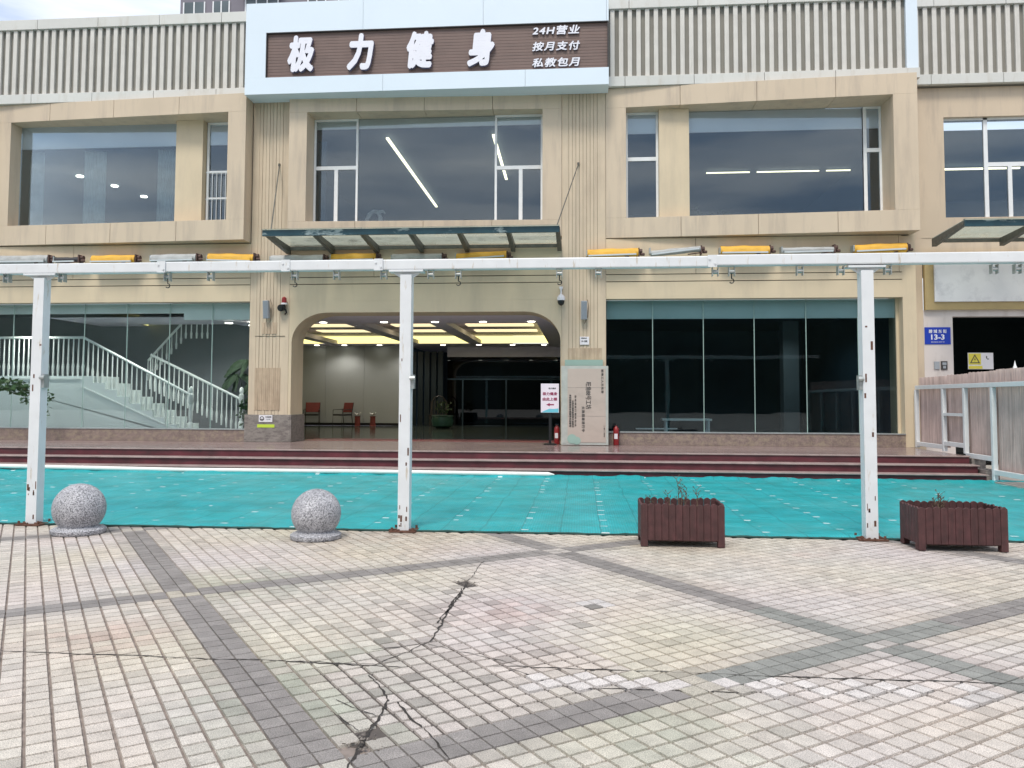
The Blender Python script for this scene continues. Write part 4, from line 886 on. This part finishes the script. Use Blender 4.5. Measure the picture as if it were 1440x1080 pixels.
MB().lathe(-.46, -.14, [(.02, 4.14), (.02, 4.0), (.04, 3.98), (.085, 3.93), (.095, 3.90), (.095, 3.84)], 18).build('housing', m_paper, t_, smooth=True); MB().lathe(-.46, -.14, [(.082, 3.839), (.08, 3.79), (.055, 3.74), (.01, 3.715)], 18).build('dome', m_black, t_, smooth=True); MB().box(-.50, -.42, -.15, .0, 4.12, 4.17).build('arm', m_paper, t_)
t_ = sign_plate('number_plate', -.02, .20, 2.80, 2.99, -.012, m_paper, 'small pale number plate above the bare patch on the right pilaster', 'sign')
text('lettering', '碧城东街', .08, -.026, 2.955, .13, .028, m_ink, t_, .002, .02); text('lettering', '13-2栋', .085, -.026, 2.885, .15, .05, m_ink, t_, .002, .02)
t_ = sign_plate('smiley_notice', -7.79, -7.45, .93, 1.10, -.052, m_paper, 'small white notice with a round emblem on the grey stone pilaster base', 'sign')
ring = MB(); 
for k in range(20):
    a, a2 = 2 * math.pi * k / 20, 2 * math.pi * (k + 1) / 20
    ring.quad((-7.71 + .055 * math.cos(a), -.0665, 1.015 + .055 * math.sin(a)), (-7.71 + .055 * math.cos(a2), -.0665, 1.015 + .055 * math.sin(a2)), (-7.71 + .038 * math.cos(a2), -.0665, 1.015 + .038 * math.sin(a2)), (-7.71 + .038 * math.cos(a), -.0665, 1.015 + .038 * math.sin(a)))
ring.build('emblem_ring', m_ink, t_, recalc=False); MB().box(-7.745, -7.675, -.067, -.0655, .99, 1.01).build('emblem_bar', m_ink, t_)
text('lettering', '文明监督', -7.55, -.066, 1.055, .15, .035, m_ink, t_, .002, .02); text('lettering', '公示牌', -7.55, -.066, 1.0, .10, .03, m_plastic, t_, .002, .01)
tag(MB().box(-7.83, -7.40, -.056, -.0505, .80, .875).build('lime_sticker', m_lime), 'lime green strip stuck on the stone below the white notice', 'sticker')

# leaning display board, poster stand, extinguishers
m_bframe = mat('board_frame', (.45, .47, .43), .5, .1, 6)
t_ = thing('display_board', (.13, -.3, .45), 'tall beige display board with sideways black lettering leaning on the right pilaster', 'board')
box('frame', m_bframe, -.45, .635, -.36, -.28, .46, 2.285, t_, .006); box('face', m_tanboard, -.30, .575, -.368, -.3605, .52, 2.22, t_); box('side_glass', m_bframe, -.42, -.33, -.366, -.3605, .50, 2.25, t_)
for z in (1.78, 1.12): box('seam', m_marble, -.30, .575, -.3695, -.3682, z, z + .006, t_)
MB().box(-.37, .52, -.10, -.02, 2.30, 2.44).build('top_panel', m_greend, t_)
text('lettering', '旺角88号工坊', .18, -.3705, 1.60, .62, .13, m_ink, t_, .003, .008, rot=-90); text('lettering', '火热招商进行中', .06, -.3705, 1.06, .58, .07, m_ink, t_, .003, .02, rot=-90, space=1.3)
text('lettering', '前海工人文化宫', .50, -.3705, 1.93, .55, .055, m_ink, t_, .003, .02, rot=-90, space=1.2); text('lettering', '本区招商热线全程服务欢迎垂询', -.24, -.3705, 1.25, .75, .05, m_ink, t_, .003, .02, rot=-90); text('lettering', '沿街旺铺即租即用交通便利', -.18, -.3705, 1.18, .62, .045, m_ink, t_, .003, .015, rot=-90); text('lettering', '咨询请拨打服务热线', -.12, -.3705, 1.25, .72, .04, m_ink, t_, .003, .012, rot=-90, space=1.3); text('lettering', '二零二四年', .54, -.3705, .78, .28, .03, m_ink, t_, .003, .0, rot=-90)
MB().tube([(-.2, -.370, .60), (-.2, -.3685, .60)], .11, 24).tube([(-.09, -.3695, .56), (-.09, -.3684, .56)], .09, 24).build('green_motif', m_greend, t_)
t_ = thing('poster_stand', (-.70, -.25, .45), 'white poster with crimson Chinese lettering and arrow on a dark stand', 'poster')
MB().box(-.925, -.505, -.27, -.25, 1.20, 1.875).build('poster', m_poster, t_)
MB().add([(-.915, -.2715, 1.205), (-.515, -.2715, 1.205), (-.515, -.2715, 1.30), (-.62, -.2715, 1.285), (-.73, -.2715, 1.29), (-.83, -.2715, 1.25)], [(0, 1, 2, 3, 4, 5)]).build('blue_wave', m_cyan, t_, recalc=False)
text('lettering', '极力健身', -.66, -.272, 1.765, .17, .038, m_ink, t_, .002, .02); text('lettering', '极力健身', -.715, -.272, 1.64, .34, .075, m_crim, t_, .002, .03); text('lettering', '由此上楼', -.715, -.272, 1.515, .34, .075, m_crim, t_, .002, .03)
MB().add([(-.80, -.272, 1.385), (-.72, -.272, 1.425), (-.72, -.272, 1.40), (-.62, -.272, 1.40), (-.62, -.272, 1.37), (-.72, -.272, 1.37), (-.72, -.272, 1.345)], [(0, 1, 2, 3, 4, 5, 6)]).build('arrow', m_crim, t_, recalc=False)
MB().box(-.74, -.68, -.245, -.22, .46, 1.75).box(-.86, -.56, -.33, -.13, .455, .48).build('stand', m_black, t_)
def extinguisher(x, y, lab):
    t_ = thing('fire_extinguisher', (x, y, .452), lab, 'fire extinguisher', 'red fire extinguishers by the display board')
    MB().lathe(x, y, [(.06, .455), (.065, .47), (.065, .80), (.055, .85), (.025, .88), (.02, .90)], 16).build('cylinder', m_redp, t_, smooth=True); MB().box(x - .05, x + .04, y - .015, y + .015, .90, .93).tube([(x + .03, y - .02, .90), (x + .08, y - .04, .82), (x + .07, y - .06, .66)], .010, 6).build('valve_and_hose', m_black, t_)
    MB().box(x - .045, x + .03, y - .068, y - .0655, .60, .72).build('label_sticker', m_paper, t_)
extinguisher(.82, -.16, 'red fire extinguisher on the deck right of the display board'); extinguisher(-.56, -.02, 'red fire extinguisher half hidden behind the display board, left side')

# ------------------------------------------------------------------ lobby furniture
def chair(x, y, rz, lab):
    t_ = thing('lobby_chair', (0, 0, 0), lab, 'chair', 'red lobby chairs along the grey panelled wall')
    MB().box(-.26, .26, -.25, .25, .40, .46).build('seat', m_black, t_, bevel=.02)
    MB().hexa([(-.26, .22, .52), (.26, .22, .52), (.26, .26, .52), (-.26, .26, .52), (-.27, .30, .90), (.27, .30, .90), (.27, .34, .90), (-.27, .34, .90)]).build('backrest', m_red, t_, bevel=.015)
    for sx_ in (-.28, .28):
        MB().tube([(sx_, -.24, 0), (sx_, -.22, .62), (sx_, .28, .64)], .015, 6).build('leg', m_black, t_); MB().tube([(sx_ * .95, .30, 0), (sx_ * .95, .24, .45), (sx_ * .95, .33, .9)], .015, 6).build('leg', m_black, t_)
    t_.location = (x, y, .458); t_.rotation_euler = (0, 0, rz)
chair(-10.35, 11.3, R(12), 'red-backed chair at the left edge of the lobby wall'); chair(-9.15, 11.3, R(-35), 'red-backed chair turned sideways, right of its twin')
def stand(x, y, lab):
    t_ = thing('flower_stand', (x, y, .458), lab, 'flower stand', 'small red stands with white blooms')
    MB().lathe(x, y, [(.13, .46), (.11, .48), (.10, .82), (.14, .84)], 12).build('pedestal', m_red, t_); f = MB(); 
    for k in range(12):
        a = k * .9; p = Vector((x, y, .86)); e = p + Vector((math.cos(a) * .16, math.sin(a) * .16, .10 + .05 * math.sin(k * 2.1))); w = Vector((-math.sin(a), math.cos(a), 0)) * .05; f.quad(p, p.lerp(e, .6) - w, e, p.lerp(e, .6) + w)
    f.build('bloom', m_bag, t_, recalc=False)
stand(-8.55, 11.3, 'red stand with white bloom, nearer the chairs'); stand(-7.95, 11.3, 'red stand with white bloom, nearer the dark slats')
t_ = thing('carved_chair', (-5.45, 11.4, .458), 'dark carved high-backed wooden chair behind the middle white post', 'chair')
m_cw = mat('carved_wood', (.06, .05, .045), .4, .2, 20)
MB().box(-5.75, -5.15, 11.15, 11.65, .85, .91).build('seat', m_cw, t_); bk = MB()
for k in range(6): bk.tube([(-5.7 + k * .1, 11.62, .91), (-5.7 + k * .1, 11.66, 1.45)], .015, 6)
bk.tube([(-5.75, 11.64, .9), (-5.74, 11.66, 1.4), (-5.6, 11.66, 1.58), (-5.45, 11.66, 1.63), (-5.3, 11.66, 1.58), (-5.16, 11.66, 1.4), (-5.15, 11.64, .9)], .03, 6); bk.build('backrest', m_cw, t_)
for dx_, dy_ in ((0, 0), (.52, 0), (0, .44), (.52, .44)): box('leg', m_cw, -5.73 + dx_, -5.68 + dx_, 11.17 + dy_, 11.22 + dy_, .46, .85, t_)
t_ = thing('potted_plant', (-4.95, 9.6, .458), 'leafy plant in a green ceramic pot on the lobby floor', 'plant')
MB().lathe(-4.95, 9.6, [(.22, .46), (.36, .55), (.40, .75), (.36, .88), (.40, .90), (.38, .92)], 20).build('pot', m_green, t_, smooth=True)
def leaves(cx, cy, cz, rx, ry, rz_, n_, s_, seed, mb=None):
    r0 = random.Random(seed); mb = mb or MB()
    for _ in range(n_):
        while True:
            u = Vector((r0.uniform(-1, 1), r0.uniform(-1, 1), r0.uniform(-1, 1)))
            if u.length < 1: break
        p = Vector((cx + u.x * rx, cy + u.y * ry, cz + u.z * rz_)); d = Vector((r0.uniform(-1, 1), r0.uniform(-1, 1), r0.uniform(-.7, .5))).normalized(); q = d.cross(Vector((r0.random(), r0.random(), r0.random()))).normalized(); s = s_ * r0.uniform(.6, 1.3)
        mb.quad(p, p + d * s * .5 + q * s * .28, p + d * s, p + d * s * .5 - q * s * .28)
    return mb
leaves(-4.95, 9.6, 1.22, .32, .28, .26, 110, .13, 4).build('foliage', m_palm, t_, recalc=False)

# white table inside the right shop window
t_ = thing('white_table', (2.7, 2, .46), 'low white table standing inside the dark right shop window', 'table')
box('tabletop', m_white, 2.08, 3.32, 1.75, 2.3, .98, 1.03, t_)
for x in (2.16, 3.22):
    for y in (1.8, 2.2): box('leg', m_white, x, x + .05, y, y + .05, .462, .98, t_)
MB().tube([(2.6, 3.2, 3.84), (2.6, 3.2, 3.87)], .08, 12).build('downlight', m_led, B)
lamp(2.6, 3.2, 3.80, 30, (.8, .95, 1)); lamp(5.6, 4.0, 3.80, 30, (.8, .95, 1))
tag(MB().bar((1.35, .9, .80), (2.35, 1.0, .80), .10, .03).build('white_board', m_paper), 'white plank lying low inside the dark right shop window', 'plank')
tag(MB().box(6.0, 6.45, 5.4, 5.85, .461, 3.87).build('concrete_column', m_room), 'grey concrete column inside the dark right shop window', 'column')

t_ = thing('sill_ornament', (-5.15, .6, 5.52), 'pale curved ornament standing inside the middle upper window near the left mullion', 'ornament')
MB().tube([(-5.38, .62, 5.52), (-5.36, .62, 6.0), (-5.30, .62, 6.14), (-5.2, .62, 6.22), (-5.08, .62, 6.20), (-5.02, .62, 6.05), (-5.0, .62, 5.52)], [.05, .06, .06, .05, .06, .06, .05], 8).tube([(-5.08, .62, 6.20), (-4.95, .62, 6.22), (-4.9, .62, 6.16)], [.05, .035, .02], 8).build('arched_body', m_grey, t_, smooth=True)
for (px_, pz_, sd_, lab_) in ((2.85, 6.02, 31, 'dark leafy pot plant at the left corner inside the right upper window'), (3.35, 5.97, 32, 'low dark pot plant inside the right upper window, right of the corner one')):
    t_ = thing('window_plant', (px_, .8, 5.55), lab_, 'plant', 'pot plants inside the right upper window')
    leaves(px_, .75, pz_, .26, .15, .16, 60, .15, sd_).build('foliage', m_palm, t_, recalc=False); MB().lathe(px_, .75, [(.09, 5.52), (.12, 5.88)], 10).build('pot', m_dark, t_)

# ------------------------------------------------------------------ staircase behind the left shop window
ST = thing('staircase', (-12.5, 1.8, .46), 'white indoor staircase with turned balusters behind the left shop window', 'staircase')
y_f, y_b = 1.15, 2.35
def xz(px): pass
lx0, lx1, lz = -16.5, -13.15, 2.08
bx1, bz1 = -10.15, .60
# landing + stringer wall as one stepped extrusion
poly = [(lx0, .462), (bx1 + .15, .462)]
ns = 9; 
for k in range(ns):
    xk = bx1 - (bx1 - lx1) * k / ns; zk = .46 + (lz - .46) * (k + 1) / ns
    poly += [(xk, .46 + (lz - .46) * k / ns + (.001 if k == 0 else 0)), (xk, zk)]
poly += [(lx0, lz)]
bm = bmesh.new(); vs = [bm.verts.new((x - ORG[ST.name].x, y_f - ORG[ST.name].y, z - .46)) for x, z in poly]; f_ = bm.faces.new(vs)
r = bmesh.ops.extrude_face_region(bm, geom=[f_]); bmesh.ops.translate(bm, verts=[v for v in r['geom'] if isinstance(v, bmesh.types.BMVert)], vec=(0, y_b - y_f, 0)); bmesh.ops.triangulate(bm, faces=bm.faces[:]); bmesh.ops.recalc_face_normals(bm, faces=bm.faces[:])
me = bpy.data.meshes.new('flight'); bm.to_mesh(me); bm.free(); me.materials.append(m_mural); o = bpy.data.objects.new('flight', me); COL.objects.link(o); o.parent = ST
MB().hexa([(lx1, y_f - .02, lz - .30), (bx1 + .1, y_f - .02, .47), (bx1 + .1, y_f - .001, .47), (lx1, y_f - .001, lz - .30), (lx1, y_f - .02, lz - .26), (bx1 + .1, y_f - .02, .50), (bx1 + .1, y_f - .001, .50), (lx1, y_f - .001, lz - .26)]).box(lx0, lx1, y_f - .02, y_f - .001, lz - .1, lz - .06).build('stringer_mould', m_balus, ST)
def baluster(mb, x, y, z0, z1):
    h = z1 - z0; mb.lathe(x, y, [(.022, z0), (.028, z0 + .1 * h), (.034, z0 + .25 * h), (.02, z0 + .36 * h), (.018, z0 + .7 * h), (.014, z0 + .98 * h), (.02, z1)], 8)
def balustrade(pts, y, pitch, hh, m, newel=True):
    b_ = MB(); tot = []
    for (a, c) in zip(pts[:-1], pts[1:]):
        d = math.hypot(c[0] - a[0], 0); n_ = max(1, int(abs(c[0] - a[0]) / pitch))
        for k in range(n_):
            t = k / n_; x = a[0] + (c[0] - a[0]) * t; z = a[1] + (c[1] - a[1]) * t; baluster(b_, x, y, z, z + hh)
    b_.build('balusters', m, ST, smooth=True)
    r_ = MB(); r_.tube([(p[0], y, p[1] + hh + .02) for p in pts], .035, 8); r_.build('handrail', m, ST, smooth=True)
    if newel:
        x, z = pts[-1]; MB().lathe(x, y, [(.07, .47), (.07, .85), (.045, .88), (.055, 1.1), (.045, 1.35), (.07, 1.38), (.07, 1.6), (.04, 1.63), (.065, 1.70), (.05, 1.78), (.01, 1.82)], 12).build('newel_post', m, ST, smooth=True)
H_ = 1.0
balustrade([(lx0, lz), (lx1, lz), (bx1, .56)], y_f + .06, .135, H_, m_balus)
balustrade([(-12.0, 1.75), (-9.35, .50)], y_b + .15, .135, .95, m_balus)
balustrade([(-12.3, 2.0), (-11.2, 3.2), (-10.4, 3.2)], y_b + .55, .135, .55, m_balus, False)
t_ = thing('reflection_palm', (-9.25, 2.9, .46), 'added palm imitating a tree reflection, behind the right end of the staircase', 'plant')  # palm added in place of a tree's reflection in the window
MB().lathe(-9.25, 2.9, [(.18, .465), (.24, .8), (.22, .8)], 14).build('pot', m_dark, t_); MB().tube([(-9.25, 2.9, .8), (-9.3, 2.9, 1.7), (-9.28, 2.88, 2.5)], [.05, .04, .03], 8).build('trunk', m_twig, t_)
fr = MB()
for (bx, bz, nfr, R0) in ((-9.28, 2.5, 13, .75), (-9.0, 2.0, 9, .5), (-9.6, 2.1, 9, .55)):
    for k in range(nfr):
        a = k * 2 * math.pi / nfr + rc.uniform(-.2, .2); d = Vector((math.cos(a), math.sin(a) * .35, 0)); p0 = Vector((bx, 2.85, bz))
        for s in range(8):
            u = s / 8; p = p0 + d * R0 * u + Vector((0, 0, .35 * u - .75 * u * u)); nxt = p0 + d * R0 * (u + .125) + Vector((0, 0, .35 * (u + .125) - .75 * (u + .125) ** 2))
            w = .16 * math.sin(math.pi * (u + .08)); fr.quad(p, nxt, nxt + Vector((.04, 0, -w)), p + Vector((.04, .0, -w))) if s % 1 == 0 else None
            fr.quad(p, nxt, nxt + Vector((-.04, .06, w * .5)), p + Vector((-.02, .06, w * .5)))
fr.build('fronds', m_palm, t_, recalc=False)
t_ = thing('indoor_bush', (-8.5, 1.0, .46), 'dark leafy bush in the right corner of the left shop window', 'plant')
leaves(-8.45, .95, 1.15, .30, .25, .35, 160, .14, 9).build('foliage', m_leaf, t_, recalc=False); MB().lathe(-8.45, .95, [(.12, .465), (.16, .8)], 12).build('pot', m_dark, t_)
MB().tube([(-10.0, .6, 3.60), (-10.0, .6, 3.61)], .01, 6)
for (x, y) in ((-9.35, 1.6), (-9.0, 2.3), (-8.55, 1.3), (-8.4, 2.2)):
    MB().tube([(x, y, 3.50), (x, y, 3.515)], .10, 14).build('downlight', m_led, B)

for (x, y) in STAIR_LAMPS: lamp(x, y, 3.46, 75, (1, 1, .95), 150)
# plant on the deck at the left edge
t_ = thing('deck_plant', (-13.05, -.45, .452), 'green leafy plant with a thin stem on the deck at the left edge', 'plant')
MB().tube([(-13.02, -.45, .455), (-13.0, -.45, .9), (-13.06, -.45, 1.3), (-13.3, -.45, 1.62), (-13.8, -.45, 1.8)], [.03, .026, .02, .015, .008], 8).tube([(-13.06, -.45, 1.3), (-12.98, -.44, 1.5)], [.014, .006], 6).tube([(-13.3, -.45, 1.62), (-13.55, -.5, 1.5)], [.012, .006], 6).build('stem', m_twig, t_)
lv = leaves(-14.1, -.45, 1.83, .55, .25, .14, 170, .15, 5); leaves(-13.5, -.45, 1.72, .45, .22, .16, 130, .14, 6, lv); leaves(-13.45, -.45, 1.45, .12, .15, .14, 36, .14, 7, lv); leaves(-12.97, -.45, 1.55, .1, .1, .15, 26, .13, 8, lv); leaves(-13.0, -.42, 1.2, .06, .08, .15, 12, .12, 8, lv)
lv.build('foliage', m_leaf, t_, recalc=False)

# ------------------------------------------------------------------ apartment tower beyond the roof
TW = thing('apartment_tower', (-23, 44, 0), 'grey apartment tower far behind the roof, seen above the parapet', 'building')
tx0, tx1, ty = -31.3, -6.0, 40
MB().box(tx0, tx1, ty, ty + 12, 0, 48).build('wall', m_tower, TW)
for k in range(9):
    z = 24.6 + k * 3.0
    for (xa, xb) in ((-31.0, -29.3), (-28.6, -27.3), (-25.9, -23.3), (-21.0, -19.6), (-18.5, -16.0), (-14.0, -12.5), (-11, -8.6)):
        w = MB().box(xa, xb, ty - .25 if xb - xa > 2 else ty - .04, ty - .01, z, z + 1.9).build('window', m_towglass, TW)
        fz = MB(); nn = max(2, int((xb - xa) / .7))
        yy = (ty - .25 if xb - xa > 2 else ty - .04) - .03
        for q in range(nn + 1): x = xa + (xb - xa) * q / nn; fz.box(x - .05, x + .05, yy, yy + .029, z, z + 1.9)
        fz.build('frame', m_white, w)
    if k < 8: MB().box(-26.2, -23.0, ty - .9, ty - .26, z - .9, z - .1).build('balcony', m_tower, TW)
